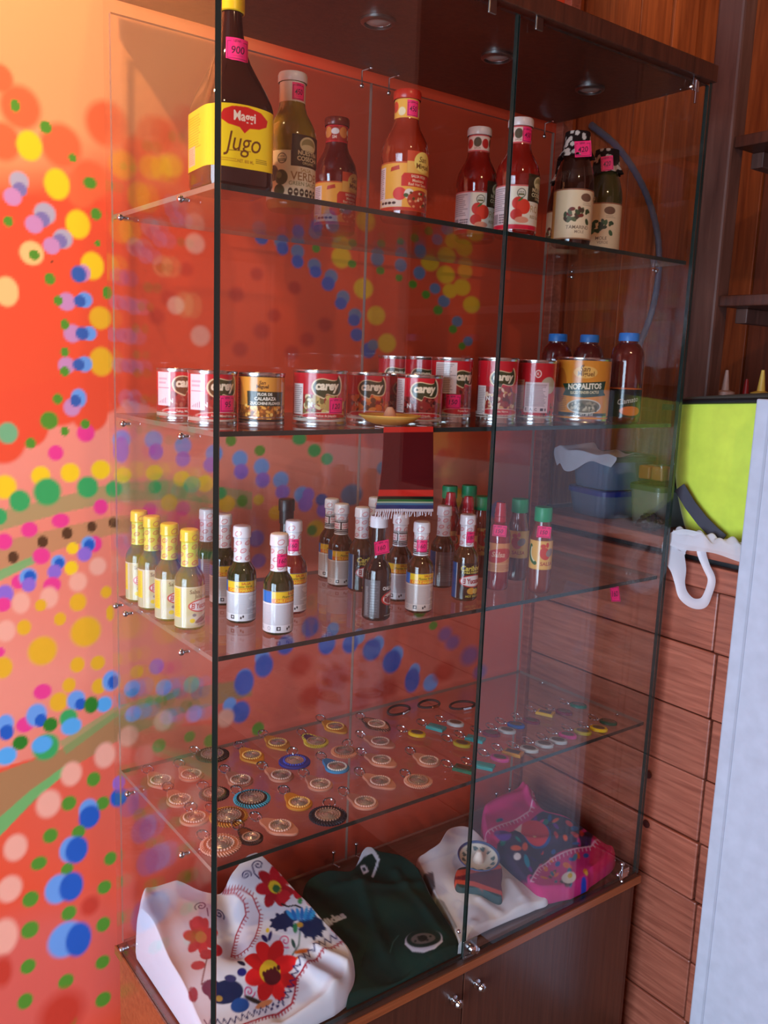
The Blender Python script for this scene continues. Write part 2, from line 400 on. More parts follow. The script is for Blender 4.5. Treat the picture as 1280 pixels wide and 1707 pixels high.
# ---- mural on the back wall
MX0, MX1, MZ0, MZ1 = -0.34, 1.055, -0.2, 1.78; KM = 305.0
cv = Canvas(MX1 - MX0, MZ1 - MZ0, KM, (240, 84, 50))
def wm(x, y):
    p = hit(x, y, 1, YW); return np.array([p[0] - MX0, p[2] - MZ0])
def mpoly(pts, col, al=1.0): cv.poly([wm(*p) for p in pts], col, al)
def mdot(x, y, rx, ry, col, soft=0.22, al=1.0):
    c = wm(x, y); e = np.linalg.norm(wm(x + rx, y) - c); g = np.linalg.norm(wm(x, y + ry) - c); cv.ell(c[0], c[1], e, g, col, 0.0, soft, al)
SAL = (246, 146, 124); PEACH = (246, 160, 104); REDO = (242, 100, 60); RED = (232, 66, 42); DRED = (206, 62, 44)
# ground colours
mpoly([(-160, 760), (60, 700), (190, 660), (400, 722), (640, 750), (1000, 790), (1000, 1120), (760, 1090), (600, 1010), (440, 1060), (330, 1150), (200, 1190), (100, 1250), (-160, 1330)], SAL)
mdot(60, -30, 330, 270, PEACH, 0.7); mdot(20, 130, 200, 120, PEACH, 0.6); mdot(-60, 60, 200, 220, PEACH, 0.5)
mdot(60, 1640, 160, 120, (226, 98, 84), 0.6); mdot(620, 1190, 330, 190, (230, 104, 84), 0.5); mdot(560, 900, 400, 140, (240, 126, 102), 0.5, .6)
for x, y, r in ((34, 179, 34), (102, 243, 34), (179, 207, 36), (259, 226, 31), (5, 236, 30), (0, 130, 22), (135, 321, 24), (150, 300, 30), (230, 250, 26)): mdot(x, y, r, r * 1.1, (240, 106, 62), 0.3, 0.85)
for x, y, r in ((20, 690, 40), (60, 680, 40), (100, 670, 40), (140, 660, 40), (170, 650, 40), (5, 735, 38), (50, 715, 30), (150, 690, 30)): mdot(x, y, r, r, (240, 82, 50), 0.2)
# olive-green ribbons
def ribbon(a, bb, col, al=1.0): mpoly(a + bb[::-1], col, al)
ribbon([(-100, 880), (0, 852), (100, 828), (190, 805), (300, 800), (420, 820)], [(-100, 915), (0, 885), (100, 856), (190, 836), (300, 832), (420, 850)], (170, 152, 98), .85)
ribbon([(-100, 930), (0, 903), (100, 880), (190, 860), (280, 858)], [(-100, 990), (0, 955), (100, 915), (190, 890), (280, 884)], (190, 140, 92), .8)
ribbon([(-100, 985), (0, 950), (60, 925)], [(-100, 1005), (0, 968), (60, 938)], (120, 178, 108), .9)
ribbon([(-100, 1330), (0, 1288), (100, 1250), (193, 1185), (300, 1150), (420, 1130)], [(-100, 1430), (0, 1392), (110, 1285), (193, 1237), (300, 1190), (420, 1160)], (168, 128, 82), .9)
ribbon([(-100, 1400), (0, 1362), (50, 1318), (110, 1275)], [(-100, 1435), (0, 1394), (56, 1334), (112, 1288)], (110, 182, 104), .9)
ribbon([(100, 1236), (193, 1178), (300, 1146)], [(110, 1258), (193, 1196), (300, 1160)], (110, 164, 96), .6)
basec = cv.c.copy()
K = dict(Y=(252, 206, 34), y=(240, 178, 40), g=(88, 146, 44), G=(62, 166, 92), t=(120, 178, 128), l=(204, 140, 186), L=(178, 170, 186), d=(128, 116, 170), b=(110, 160, 226), B=(36, 92, 186),
         m=(240, 62, 140), n=(92, 56, 32), v=(150, 108, 206), p=(250, 196, 124), P=(250, 174, 150), D=DRED, q=(46, 124, 36), o=(250, 158, 52), u=(150, 96, 150), s=(110, 128, 158), k=(60, 96, 170), a=(90, 170, 230))
DOTS = '''49 243 21 25 Y;95 307 21 26 Y;130 374 20 24 Y;154 443 19 23 Y;167 530 18 19 y;169 603 20 24 y;205 275 22 24 o;252 279 20 20 o;285 275 20 20 o;
32 302 16 16 L;33 316 12 12 d;21 328 15 15 l;75 356 18 18 L;70 366 13 13 d;57 374 15 15 l;105 398 16 16 L;100 402 12 12 d;86 410 14 14 l;139 455 12 14 l;131 457 13 14 k;
141 500 13 13 b;111 503 15 15 l;133 502 10 10 k;97 501 8 8 g;149 556 12 12 b;121 556 15 15 l;137 556 11 11 k;141 607 13 13 b;111 609 14 14 l;131 608 10 10 k;108 619 8 8 g;131 664 13 16 b;120 679 14 15 l;126 668 9 10 k;
25 176 8 11 g;76 212 10 11 g;121 263 7 7 g;150 305 11 10 g;160 357 9 10 g;14 369 8 9 g;53 422 20 20 p;57 425 9 9 g;83 465 9 10 g;163 406 5 5 g;179 488 8 11 g;108 541 7 9 g;11 486 20 25 p;86 435 2 2 n;
108 587 7 8 g;96 665 8 9 g;143 722 15 15 m;142 707 8 8 g;82 701 15 15 g;13 722 17 18 t;108 719 7 8 g;51 739 9 9 g;93 755 13 13 m;68 793 16 16 Y;117 788 16 16 Y;168 783 16 16 Y;8 812 20 20 Y;
146 812 18 18 G;79 820 23 23 G;33 835 18 18 G;0 861 12 14 G;190 815 14 14 G;168 845 12 13 m;101 868 15 12 m;49 883 14 13 m;7 903 14 14 m;69 927 15 14 m;153 878 8 9 n;112 889 9 10 n;71 903 9 10 n;22 929 9 10 n;189 871 8 9 n;
121 914 10 10 Y;157 907 13 14 m;147 907 12 13 b;149 909 9 10 B;141 924 12 12 v;119 947 11 12 Y;97 937 12 12 b;99 939 8 9 B;91 953 12 12 v;31 970 12 12 m;47 962 15 15 b;50 962 10 11 B;48 975 12 12 v;8 991 15 16 v;5 1008 14 12 m;
163 944 14 15 P;130 970 15 16 P;87 975 15 13 m;82 996 15 18 P;10 1052 16 18 P;35 1005 15 18 P;177 987 9 10 y;130 1004 14 15 y;68 1009 10 10 y;100 1032 10 11 y;40 1046 12 13 y;184 1022 7 13 y;143 1053 25 25 y;71 1085 24 24 y;
129 1108 12 13 y;163 1105 12 12 y;5 1113 16 18 y;115 1142 11 12 y;98 1170 15 16 y;165 1144 12 13 y;71 1153 15 13 m;42 1208 15 13 m;0 1087 8 8 m;61 1192 17 19 b;68 1201 10 11 B;127 1167 15 16 b;134 1174 9 10 B;185 1135 14 17 b;189 1137 9 11 B;9 1207 14 16 b;11 1221 12 13 B;
114 1197 15 15 G;77 1245 22 22 G;70 1241 17 14 a;119 1211 17 14 a;174 1174 13 13 a;11 1260 17 15 a;152 1175 12 14 q;84 1208 12 12 q;34 1238 13 12 q;
175 1259 17 21 P;119 1290 17 20 P;81 1340 20 23 P;26 1413 19 22 P;16 1482 20 22 P;7 1562 22 30 P;156 1299 11 12 g;115 1339 12 12 g;171 1339 11 11 g;84 1393 12 12 g;65 1439 13 11 g;184 1431 10 11 g;112 1449 10 10 g;51 1499 13 13 g;174 1479 11 11 g;115 1522 12 12 g;50 1550 14 14 g;172 1541 11 12 g;47 1611 12 12 g;171 1604 11 11 g;110 1636 12 12 g;42 1669 12 13 g;172 1666 12 12 g;116 1704 11 11 g;
147 1350 15 18 b;149 1362 17 19 B;131 1387 11 11 g;117 1416 17 21 b;128 1417 18 22 B;97 1482 21 24 b;119 1478 19 24 B;110 1566 28 29 b;131 1566 20 28 B;198 1329 14 16 B;198 1305 10 12 v;103 1690 38 40 D;5 1620 16 28 D;150 1510 16 18 D;
432 380 12 11 s;436 397 11 11 k;468 403 11 11 s;471 414 10 11 k;496 419 11 12 s;496 436 10 11 k;524 442 11 11 s;526 453 10 10 k;552 461 11 12 s;547 473 11 12 k;572 496 11 12 s;568 506 10 10 k;592 525 11 11 s;590 534 10 10 k;595 558 11 11 k;614 584 12 13 k;622 575 9 9 s;
569 429 16 18 y;606 481 16 17 y;627 526 15 16 y;645 572 15 16 y;527 414 7 7 g;587 440 7 7 g;560 395 9 9 s;
310 449 13 13 D;428 457 12 12 D;394 491 14 14 D;491 480 12 12 D;457 526 12 12 D;261 528 15 15 D;436 552 15 15 D;512 566 13 13 D;400 582 14 14 D;486 588 13 13 D;542 541 13 13 D;282 498 15 15 D;293 509 14 15 P;334 560 16 17 P;325 406 16 17 P;
629 431 11 13 s;634 451 7 7 g;668 442 10 11 s;665 463 6 6 g;700 413 10 11 s;699 455 10 11 s;688 474 7 7 g;725 481 9 9 s;710 491 7 7 g;740 502 10 10 s;730 517 8 8 g;762 536 9 9 s;755 549 7 7 g;780 569 8 8 s;770 577 6 6 g;717 437 15 15 y;743 458 15 15 y;770 479 14 14 y;786 508 14 14 y;750 485 12 12 y;669 407 9 9 s;775 452 12 13 o;
499 731 12 11 G;385 734 9 10 g;433 751 9 9 g;524 751 11 11 G;545 765 10 10 G;
203 733 15 16 b;202 750 13 22 v;256 733 15 15 b;260 753 12 14 v;305 743 14 15 b;305 765 12 13 v;357 756 14 15 b;352 775 13 13 v;400 765 13 14 b;402 786 12 13 v;436 778 13 14 b;438 800 12 13 v;468 800 13 14 b;471 820 12 12 v;503 825 13 14 b;509 840 12 13 v;540 850 12 13 v;
205 792 14 13 Y;257 788 14 13 Y;303 798 14 13 Y;342 806 14 14 Y;378 840 14 14 y;431 833 9 9 y;258 812 11 11 G;320 808 14 14 t;368 822 10 10 G;404 835 9 10 g;282 838 14 14 y;460 855 12 12 y;526 881 14 14 y;520 884 8 9 g;
427 898 13 14 v;431 935 12 12 v;586 825 18 18 s;514 825 10 12 v;536 833 10 10 k;560 870 14 14 m;250 850 12 12 m;305 848 12 12 m;230 880 12 14 v;350 880 10 10 m;
517 1045 14 17 k;555 1049 10 12 b;545 1073 14 18 B;598 1061 10 13 b;584 1073 13 16 B;630 1073 10 13 b;620 1083 15 18 B;661 1091 11 14 b;653 1103 15 19 B;691 1118 9 12 b;687 1134 12 20 B;718 1138 12 14 b;476 1075 14 16 B;437 1095 12 13 b;440 1110 15 19 B;407 1128 12 13 b;407 1138 16 21 B;383 1175 11 12 b;401 1187 15 18 B;376 1197 14 15 P;
742 1057 12 13 u;754 1071 13 13 u;783 1093 16 17 u;800 1120 12 13 u;722 1043 7 7 g;430 1215 10 11 g;350 1235 10 11 g;265 1243 11 11 g;316 1228 9 9 g;228 1120 11 11 y;261 1111 12 13 v;220 1148 13 14 b;222 1190 13 13 b;319 1141 13 14 t;273 1146 13 13 b;323 1190 13 14 l;272 1201 15 17 P;214 1227 16 17 P;
700 1020 10 10 g;640 1150 22 20 D;560 1130 26 22 D;500 1110 20 20 D;740 1120 18 18 D;520 1160 22 20 D;600 1170 20 18 D;640 780 12 12 s;700 800 14 13 g;760 830 16 16 y;830 850 14 14 v;660 930 14 14 v;800 930 16 16 P'''
for q in DOTS.replace('\n', '').split(';'):
    x, y, rx, ry, k = q.split(); mdot(float(x), float(y), float(rx), float(ry), K[k], 0.36 if k in 'DPuo' else 0.26, 0.6 if k in 'Du' else 0.94)
xs = np.linspace(MX0, MX1, cv.nu); zs = np.linspace(MZ0, MZ1, cv.nv)
padx = np.array([-2.6, -1.6, -0.9, -0.5]); zl = np.array([FZ]); zh = np.array([2.0, CZ])
XX, ZZ = np.meshgrid(np.concatenate([padx, xs]), np.concatenate([zl, zs, zh]))
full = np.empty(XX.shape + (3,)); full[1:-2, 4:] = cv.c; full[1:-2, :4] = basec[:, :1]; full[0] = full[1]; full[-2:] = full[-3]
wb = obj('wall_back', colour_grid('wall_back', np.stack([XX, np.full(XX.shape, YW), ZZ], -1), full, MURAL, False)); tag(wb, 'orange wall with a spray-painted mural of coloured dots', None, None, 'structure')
struct('wall_behind_mural', MB().box((-2.6, YW + 0.001, FZ), (XW + 0.02, YW + 0.12, CZ)), mat('orange_plaster', (240, 84, 50), 0.7), None, 'masonry behind the painted mural')
struct('trim_1', MB().box((XW - 0.012, YW - 0.022, FZ), (XW + 0.02, YW, CZ), 0, 0.002), PINE, None, 'narrow wooden corner strip between mural and boards')

# ---- boarded wall below the counter: separate planks in two stacks
wr = struct('wall_right', MB().box((XW + 0.022, -0.95, FZ), (XW + 0.1, YW, 0.644)), mat('dark_gap', (60, 26, 19), 0.8), None, 'reddish pine wall of stacked planks below the counter')
rows = [hit(x, y, 0, XW)[2] for x, y in ((1193, 1089), (1184, 1199), (1174, 1300), (1166, 1406), (1161, 1504), (1152, 1602), (1144, 1700))]
step = (rows[0] - rows[-1]) / 6; zr = [rows[0] + step * .85] + rows + [rows[-1] - step]
zr[0] = 0.6435; zr[-1] = FZ
KNOT = mat('dark_knot', (70, 26, 20), 0.5)
for i in range(len(zr) - 1):
    jy = hit((1193, 1193, 1184, 1174, 1166, 1161, 1152, 1144, 1140)[i], (1040, 1089, 1199, 1300, 1406, 1504, 1602, 1700, 1740)[i], 0, XW)[1]
    j = random.uniform(-.004, .004); d1 = random.uniform(0, .006); d2 = random.uniform(0, .006)
    MB().box((XW - d1, jy + 0.0018 + j, zr[i + 1] + 0.0012), (XW + 0.024, YW - 0.024, zr[i] - 0.0012), 0, 0.003).build('plank', PINE, wr)
    MB().box((XW - d2, -0.949, zr[i + 1] + 0.0012), (XW + 0.024, jy - 0.0018 + j, zr[i] - 0.0012), 0, 0.003).build('plank', PINE, wr)
for x, y in ((1083, 1290), (1080, 1372), (1219, 1203)):
    p = hit(x, y, 0, XW); MB().lathe([(0.009, 0), (0.0085, 0.0012), (0.0, 0.0014)], 16).build('knot', KNOT, wr, (XW - 0.0065, p[1], p[2]), (0, -math.pi / 2, 0))

# ---- counter ledge and the boarded niche above it
ct = thing('counter', 'thick reddish pine counter ledge carrying the lime cooler bag', 'counter', (XW - 0.03, -0.3, 0.645))
def cbox(a, bb, nm, m, bev=0.004): MB().box([p - q for p, q in zip(a, (XW - .03, -.3, .645))], [p - q for p, q in zip(bb, (XW - .03, -.3, .645))], 0, bev).build(nm, m, ct)
cbox((XW - 0.012, -0.945, 0.645), (XW + 0.05, YW - 0.024, 0.694), 'lower_board', PINE)
cbox((XW + 0.01, -0.945, 0.694), (XW + 0.05, YW - 0.024, 0.709), 'dark_groove', DARK, 0)
cbox((XW - 0.02, -0.945, 0.709), (1.70, YW - 0.024, 0.735), 'upper_board', PINE)
nb = struct('wall_niche', MB().box((XW + 0.021, YW + 0.03, 0.6), (1.8, YW + 0.1, CZ)), mat('dark_gap'), None, 'orange-brown vertical boards at the end of the niche')
x = XW + 0.022; i = 0
while x < 1.74:
    w = (0.05, 0.11, 0.09, 0.12, 0.1, 0.13, 0.09)[i % 7]
    MB().box((x, YW + 0.014 - (0.006 if i % 3 == 1 else 0), 0.736), (min(x + w, 1.75) - 0.002, YW + 0.03, CZ), 0, 0.002).build('board', NICHE, nb); x += w; i += 1
nr = struct('wall_recess', MB().box((1.73, -0.95, 0.6), (1.8, YW + 0.03, CZ)), mat('dark_gap'), None, 'brown vertical boards at the back of the niche')
y = YW + 0.01; i = 0
while y > -0.94:
    w = (0.12, 0.1, 0.14, 0.11)[i % 4]
    MB().box((1.712 + (0.006 if i % 2 else 0), max(y - w, -0.95) + 0.002, 0.736), (1.73, y, CZ), 0, 0.002).build('board', WALLB if i % 3 else NICHE, nr); y -= w; i += 1
# post and shelf boards beside the cabinet
PX0 = 1.27; PYa = hit(1203, 400, 0, PX0)[1]; PYb = hit(1160, 400, 0, PX0)[1]
tp = tag(MB().box((PX0, PYa, 0.736), (PX0 + 0.05, PYb, CZ - 0.001), 0, 0.006).build('trim_2', POSTW), 'worn brown wooden post standing on the counter beside the cabinet', None, None, 'structure')
def wall_shelf(py, label):
    zc = hit(1250, py, 0, PX0 + 0.01)[2]; s = thing('wall_shelf', label, 'shelf', (PX0 + 0.2, -0.4, zc))
    MB().box((-0.19, -0.53, -0.012), (0.24, PYa + 0.4 - 0.001, 0.012), 0, 0.002).build('shelf_board', DKWOOD, s)
    MB().box((-0.12, PYa + 0.37, -0.045), (0.2, PYa + 0.4 - 0.001, -0.0121), 0, 0.002).build('bracket', POSTW, s)
wall_shelf(232, 'upper dark brown shelf board beside the wooden post')
wall_shelf(500, 'lower dark brown shelf board beside the wooden post')

# ---- tall white door panel at the right edge
dr = tag(MB().box((XW - 0.055, -0.52, FZ + 0.002), (XW - 0.022, -0.164, 1.03), 0, 0.003).build('door_1', mat('pale_white_laminate', (188, 192, 206), 0.5, bump=0.1, bscale=30)), 'tall pale white door panel standing beside the plank wall', None, None, 'structure')
MB().box((XW - 0.0562, -0.195, FZ + 0.01), (XW - 0.0552, -0.190, 1.025)).build('edge_groove', mat('pale_grey_groove', (172, 176, 190), 0.6), dr)

# ---- warm ceiling spotlight above the frame, plus two added fill spots
def ceiling_lamp(label, x, y, power, aim, size):
    sp = thing('ceiling_spotlight', label, 'lamp', (x, y, 2.3))
    MB().lathe([(0.045, 0.0), (0.045, 0.05)], 24).build('canopy', STEEL, sp)
    MB().lathe([(0.028, -0.1), (0.04, -0.1), (0.04, -0.0), (0.028, -0.0)], 24).build('housing', STEEL, sp)
    MB().lathe([(0.0, -0.085), (0.027, -0.085), (0.027, -0.08), (0.0, -0.08)], 24, cap=False).build('bulb', mat('lamp_glow', (255, 190, 120), emit=(255, 180, 110), estr=6), sp)
    ld = bpy.data.lights.new('spot_bulb', 'SPOT'); ld.energy = power; ld.color = (1.0, 0.62, 0.32); ld.spot_size = math.radians(size); ld.spot_blend = 0.9; ld.shadow_soft_size = 0.03
    lo = bpy.data.objects.new('spot_bulb', ld); COL.objects.link(lo); lo.parent = sp; lo.location = (0, 0, -0.105)
    lo.rotation_euler = Vector(aim).to_track_quat('-Z', 'Y').to_euler()
ceiling_lamp('small warm ceiling spotlight above the painted wall', -0.48, 0.02, LAMP_W, (0.16, 0.32, -0.62), 105)
ceiling_lamp('added warm fill spotlight in the middle of the room', 0.1, -1.35, FILL_W, (0.75, 1.2, -0.75), 130)  # unseen lamp, added as warm fill from the viewer's side
ceiling_lamp('added warm fill spotlight inside the boarded niche', 1.38, 0.06, NICHE_FILL_W, (0.05, 0.35, -0.7), 130)  # unseen lamp, added to brighten the niche boards

# ================================================================== THE GLASS CABINET
cab = thing('display_cabinet', 'tall glass display cabinet with brown veneer base and top', 'cabinet', (0, 0, FZ))
def cpart(mb, nm, m, parent=None): return mb.build(nm, m, parent if parent is not None else cab, (0, 0, 0) if parent is not None else (0, 0, -FZ))
# base
LIP = 0.016
cpart(MB().box((-0.004, -0.008, -0.018), (WD + 0.004, DP + 0.004, -0.004), 0, 0.001), 'deck', DECKW)
cpart(MB().box((-0.006, -0.012, -0.02), (WD + 0.006, -0.0085, -0.0035), 0, 0.0008), 'edging', VENLIP)
cpart(MB().box((-0.008, -0.0084, -0.02), (-0.0045, DP + 0.004, -0.0035), 0, 0.0008), 'edging', VENLIP)
cpart(MB().box((0.0, 0.0, FZ + 0.001), (0.016, DP, -0.0185), 0, 0.001), 'side_panel', VENLIP)
cpart(MB().box((WD - 0.016, 0.0, FZ + 0.001), (WD, DP, -0.0185), 0, 0.001), 'side_panel', VENEER)
cpart(MB().box((0.017, DP - 0.01, FZ + 0.001), (WD - 0.017, DP, -0.0185)), 'back_panel', VENEER)
cpart(MB().box((0.017, 0.001, FZ + 0.001), (WD - 0.017, DP - 0.011, FZ + 0.05)), 'plinth', VENEER)
def knob(parent, x, z):
    k = MB().lathe([(0.0085, 0), (0.0085, 0.003), (0.004, 0.004), (0.004, 0.010), (0.0075, 0.013), (0.0085, 0.017), (0.006, 0.021), (0.0, 0.022)], 20)
    return k.build('knob', CHROME, parent, (x, -0.0065, z), (math.pi / 2, 0, 0))
d1 = cpart(MB().box((0.017, -0.006, FZ + 0.052), (0.4985, 0.0, -0.021), 0, 0.0012), 'door', VENEER)
d2 = cpart(MB().box((0.5015, -0.006, FZ + 0.052), (WD - 0.017, 0.0, -0.021), 0, 0.0012), 'door', VENEER)
for dd, q in ((d1, (755, 1665)), (d2, (793, 1638))):
    p = hit(q[0], q[1], 1, -0.006); knob(dd, p[0], p[2])
p = hit(793, 1638, 1, -0.006)
# top board with downlights
tb = cpart(MB().box((-0.006, -0.012, ZT), (WD + 0.008, DP + 0.002, ZT + 0.03), 0, 0.002), 'top_board', DKWOOD)
for x, y in ((630, 38), (828, 97), (983, 150)):
    p = hit(x, y, 2, ZT - 0.004)
    dl = MB().lathe([(0.028, 0.0038), (0.028, 0.0), (0.024, -0.003), (0.022, -0.003), (0.022, 0.0), (0.022, 0.0038)], 28, cap=False).build('downlight', STEEL, cab, (p[0], p[1], p[2] - FZ))
    MB().lathe([(0.0, -0.0035), (0.012, -0.0025), (0.0215, 0.001)], 24, cap=False).build('downlight_glass', mat('frosted_lens', (150, 140, 130), 0.12, coat=0.6), dl)
# panes: box whose rim is green glass
def pane(nm, a, b, thin, m=GLASS, e=None):
    mb = MB(); mb.box(a, b); mb.m = [0 if ax == thin else (1 if k == 2 else 2) for k, ax in enumerate((2, 2, 1, 0, 1, 0))]
    if thin == 1: mb.m = [0 if q == 0 else 1 for q in mb.m]      # front rims look dark green, rims seen against the wall pale
    return cpart(mb, nm, [m, e or GEDGE, m if thin == 0 else GEDGE2])
T = 0.004
GEDGE2 = mat('pale_glass_edge', (140, 112, 100), 0.2, coat=0.4)
pane('side_pane', (-T, -T, 0.0), (T, DP, ZT - 0.0005), 0)
pane('side_pane', (WD - T, -T, 0.0), (WD + T, DP, ZT - 0.0005), 0)
gl1 = pane('glass_door', (T + 0.001, -T, 0.004), (0.4985, T, ZT - 0.006), 1)
gl2 = pane('glass_door', (0.5015, -T, 0.004), (WD - T - 0.001, T, ZT - 0.006), 1)
pane('back_pane', (T + 0.001, DP - 2 * T, 0.004), (0.4997, DP, ZT - 0.022), 1, GLASS, GEDGE2)
pane('back_pane', (0.5003, DP - 2 * T, 0.004), (WD - T - 0.001, DP, ZT - 0.022), 1, GLASS, GEDGE2)
for z in ZS: pane('shelf', (T + 0.0005, 0.011, z - 0.007), (WD - T - 0.0005, DP - 2 * T - 0.002, z), 2, SHELFGLASS)
# shelf pins: chrome domes outside, small peg inside
def pin(x, y, z, s):
    mb = MB(); mb.ball((s * 0.0045, 0, 0), 0.0052, 12); mb.tube([(-s * 0.007, 0, 0), (s * 0.004, 0, 0)], 0.0022, 8)
    return cpart(mb, 'shelf_pin', CHROME) , (x, y, z)
for z in ZS:
    for s, xx in ((-1, -T), (1, WD + T)):
        for yy in (0.088, 0.31):
            o, q = pin(xx, yy, z - 0.0125, s); o.location = (q[0], q[1], q[2] - FZ)
for yy in (0.355,):
    o, q = pin(-T, yy, ZS[2] - 0.010, -1); o.location = (q[0], q[1], q[2] - FZ)
o, q = pin(-T, 0.35, 0.012, -1); o.location = (q[0], q[1], q[2] - FZ)
# little pivot clips that hold the panes
def clip(x, y, z, up, dx=0.0):
    mb = MB(); s = 1 if up else -1
    mb.ball((0, 0, 0), 0.0045, 10); mb.tube([(0, 0, 0), (0, 0, s * 0.026), (dx, -0.012, s * 0.031)], 0.0017, 8); mb.ball((dx, -0.012, s * 0.031), 0.003, 8)
    o = cpart(mb, 'pane_clip', CHROME); o.location = (x, y, z - FZ)
for x, y in ((603, 138), (648, 152)):
    p = hit(x, y, 1, DP - 0.012); clip(p[0], p[1], min(p[2], ZT - 0.033), True, 0.012)
p = hit(913, 222, 1, DP - 0.012); clip(p[0] - 0.01, p[1], ZT - 0.036, True, 0.01)
for x, y in ((556, 1416), (594, 1402), (825, 1362), (850, 1358)):
    p = hit(x, y, 1, DP - 0.012); clip(min(p[0], WD - 0.015), p[1], 0.036, False, 0.008)
# front door pivots, top and bottom, with bracket plates
for x, y in ((822, 8), (900, 37)):
    p = hit(x, y, 1, -0.006); o = cpart(MB().box((-0.008, -0.003, -0.012), (0.008, 0.0, 0.012), 0, 0.0015), 'door_pivot', STEEL); o.location = (p[0], -0.0035, p[2] - FZ)
mb = MB(); mb.box((-0.022, -0.005, -0.012), (0.008, -0.0032, 0.012), 0, 0.0006); mb.box((-0.016, -0.0062, -0.006), (0.002, -0.005, 0.005)); mb.ball((-0.016, -0.004, 0.026), 0.005, 10); mb.tube([(-0.016, -0.004, 0.0), (-0.016, -0.004, 0.026)], 0.002); mb.ball((-0.026, -0.003, 0.004), 0.005, 10); mb.ball((-0.014, -0.005, -0.014), 0.003, 8)
o = cpart(mb, 'hinge_bracket', CHROME); p = hit(1044, 1452, 1, -0.004); o.location = (p[0], 0, 0.014 - FZ)
mb = MB(); mb.box((-0.02, -0.006, -0.008), (-0.002, -0.0032, 0.016), 0, 0.0006); mb.tube([(-0.012, -0.007, -0.03), (-0.012, -0.007, 0.01)], 0.0022); mb.ball((-0.026, -0.006, -0.004), 0.005, 10)
o = cpart(mb, 'hinge_bracket', CHROME); p = hit(1166, 132, 1, -0.004); o.location = (p[0], 0, ZT - 0.016 - FZ)
# lock plate where the glass doors meet
p = hit(784, 1580, 1, -0.006)
mb = MB(); mb.box((-0.017, -0.0055, -0.017), (0.017, -0.0033, 0.017), 0, 0.001); mb.box((-0.017, -0.0075, -0.0175), (0.017, -0.0055, -0.0125), 0, 0.0006); mb.box((-0.017, -0.0075, -0.0125), (-0.014, -0.0055, 0.017))
lk = cpart(mb, 'lock', STEEL); lk.location = (p[0], 0, max(p[2], 0.021) - FZ)
MB().lathe([(0.0095, 0), (0.0095, 0.006), (0.0085, 0.011), (0.005, 0.0135), (0.0, 0.014)], 20).build('lock_cylinder', CHROME, lk, (0.001, -0.0056, 0.001), (math.pi / 2, 0, 0))
MB().lathe([(0.006, 0), (0.006, 0.004), (0.0, 0.0045)], 16).build('lock_stud', CHROME, lk, (0.013, -0.0076, -0.008), (math.pi / 2, 0, 0))
o = cpart(MB().ball((0, 0, 0), 0.004, 10), 'door_stud', CHROME); q = hit(764, 1552, 1, -0.006); o.location = (q[0], -0.0075, q[2] - FZ)
# ================================================================== GOODS ON THE SHELVES
Z1, Z2, Z3, Z4 = [z + 0.0003 for z in ZS]
def liquid(name, c, rough=0.07): return mat(name, c, rough, 0, 0.6, 0.6)
def spawn(name, parts, loc, rz, label, cat, group=None):
    """parts: (name, mesh) or (name, mesh, [(sub, mesh)...]); meshes are shared by all bottles of a kind"""
    t = thing(name, label, cat, loc, rz, group)
    for q in parts:
        o = obj(q[0], q[1], t)
        for s in (q[2] if len(q) > 2 else []): obj(s[0], s[1], o)
    return t
PINK = (255, 40, 118)
_TAGS = {}
def tag_mesh(num, r, z, a0, w=1.9, h=1.75, head='ЦЕНА', tilt=0.0, flat=False, dark=(70, 10, 50)):
    key = (num, round(r, 4), round(z, 4), round(a0, 3), w, h, tilt, flat)
    if key in _TAGS: return _TAGS[key]
    c = Canvas(w, h, 20, PINK)
    m = w * .07
    for a, b_ in (((m, m), (w - m, m)), ((w - m, m), (w - m, h * .84)), ((m, m), (m, h * .84)), ((m, h * .84), (w * .2, h * .84)), ((w * .74, h * .84), (w - m, h * .84))): c.line([a, b_], .07, dark)
    c.text(head, w * .47, h * .86, h * .13, dark, w * .5, 0.03)
    c.text(num, w * .5, h * .47, h * .34, dark, w * .62, 0.012, 0.15, 0.05)
    c.line([(w * .3, h * .2), (w * .7, h * .22)], .05, dark, .5)
    def pos(U, V):
        x = (U - w / 2) * .01; y = (V - h / 2) * .01; ct_, st_ = math.cos(tilt), math.sin(tilt); x, y = x * ct_ - y * st_, x * st_ + y * ct_
        if flat: return np.stack([x, np.full(x.shape, -r), z + y], -1)
        a = x / r + a0; return np.stack([r * np.sin(a), -r * np.cos(a), z + y], -1)
    _TAGS[key] = c.mesh('price_tag', pos, PAPER); return _TAGS[key]

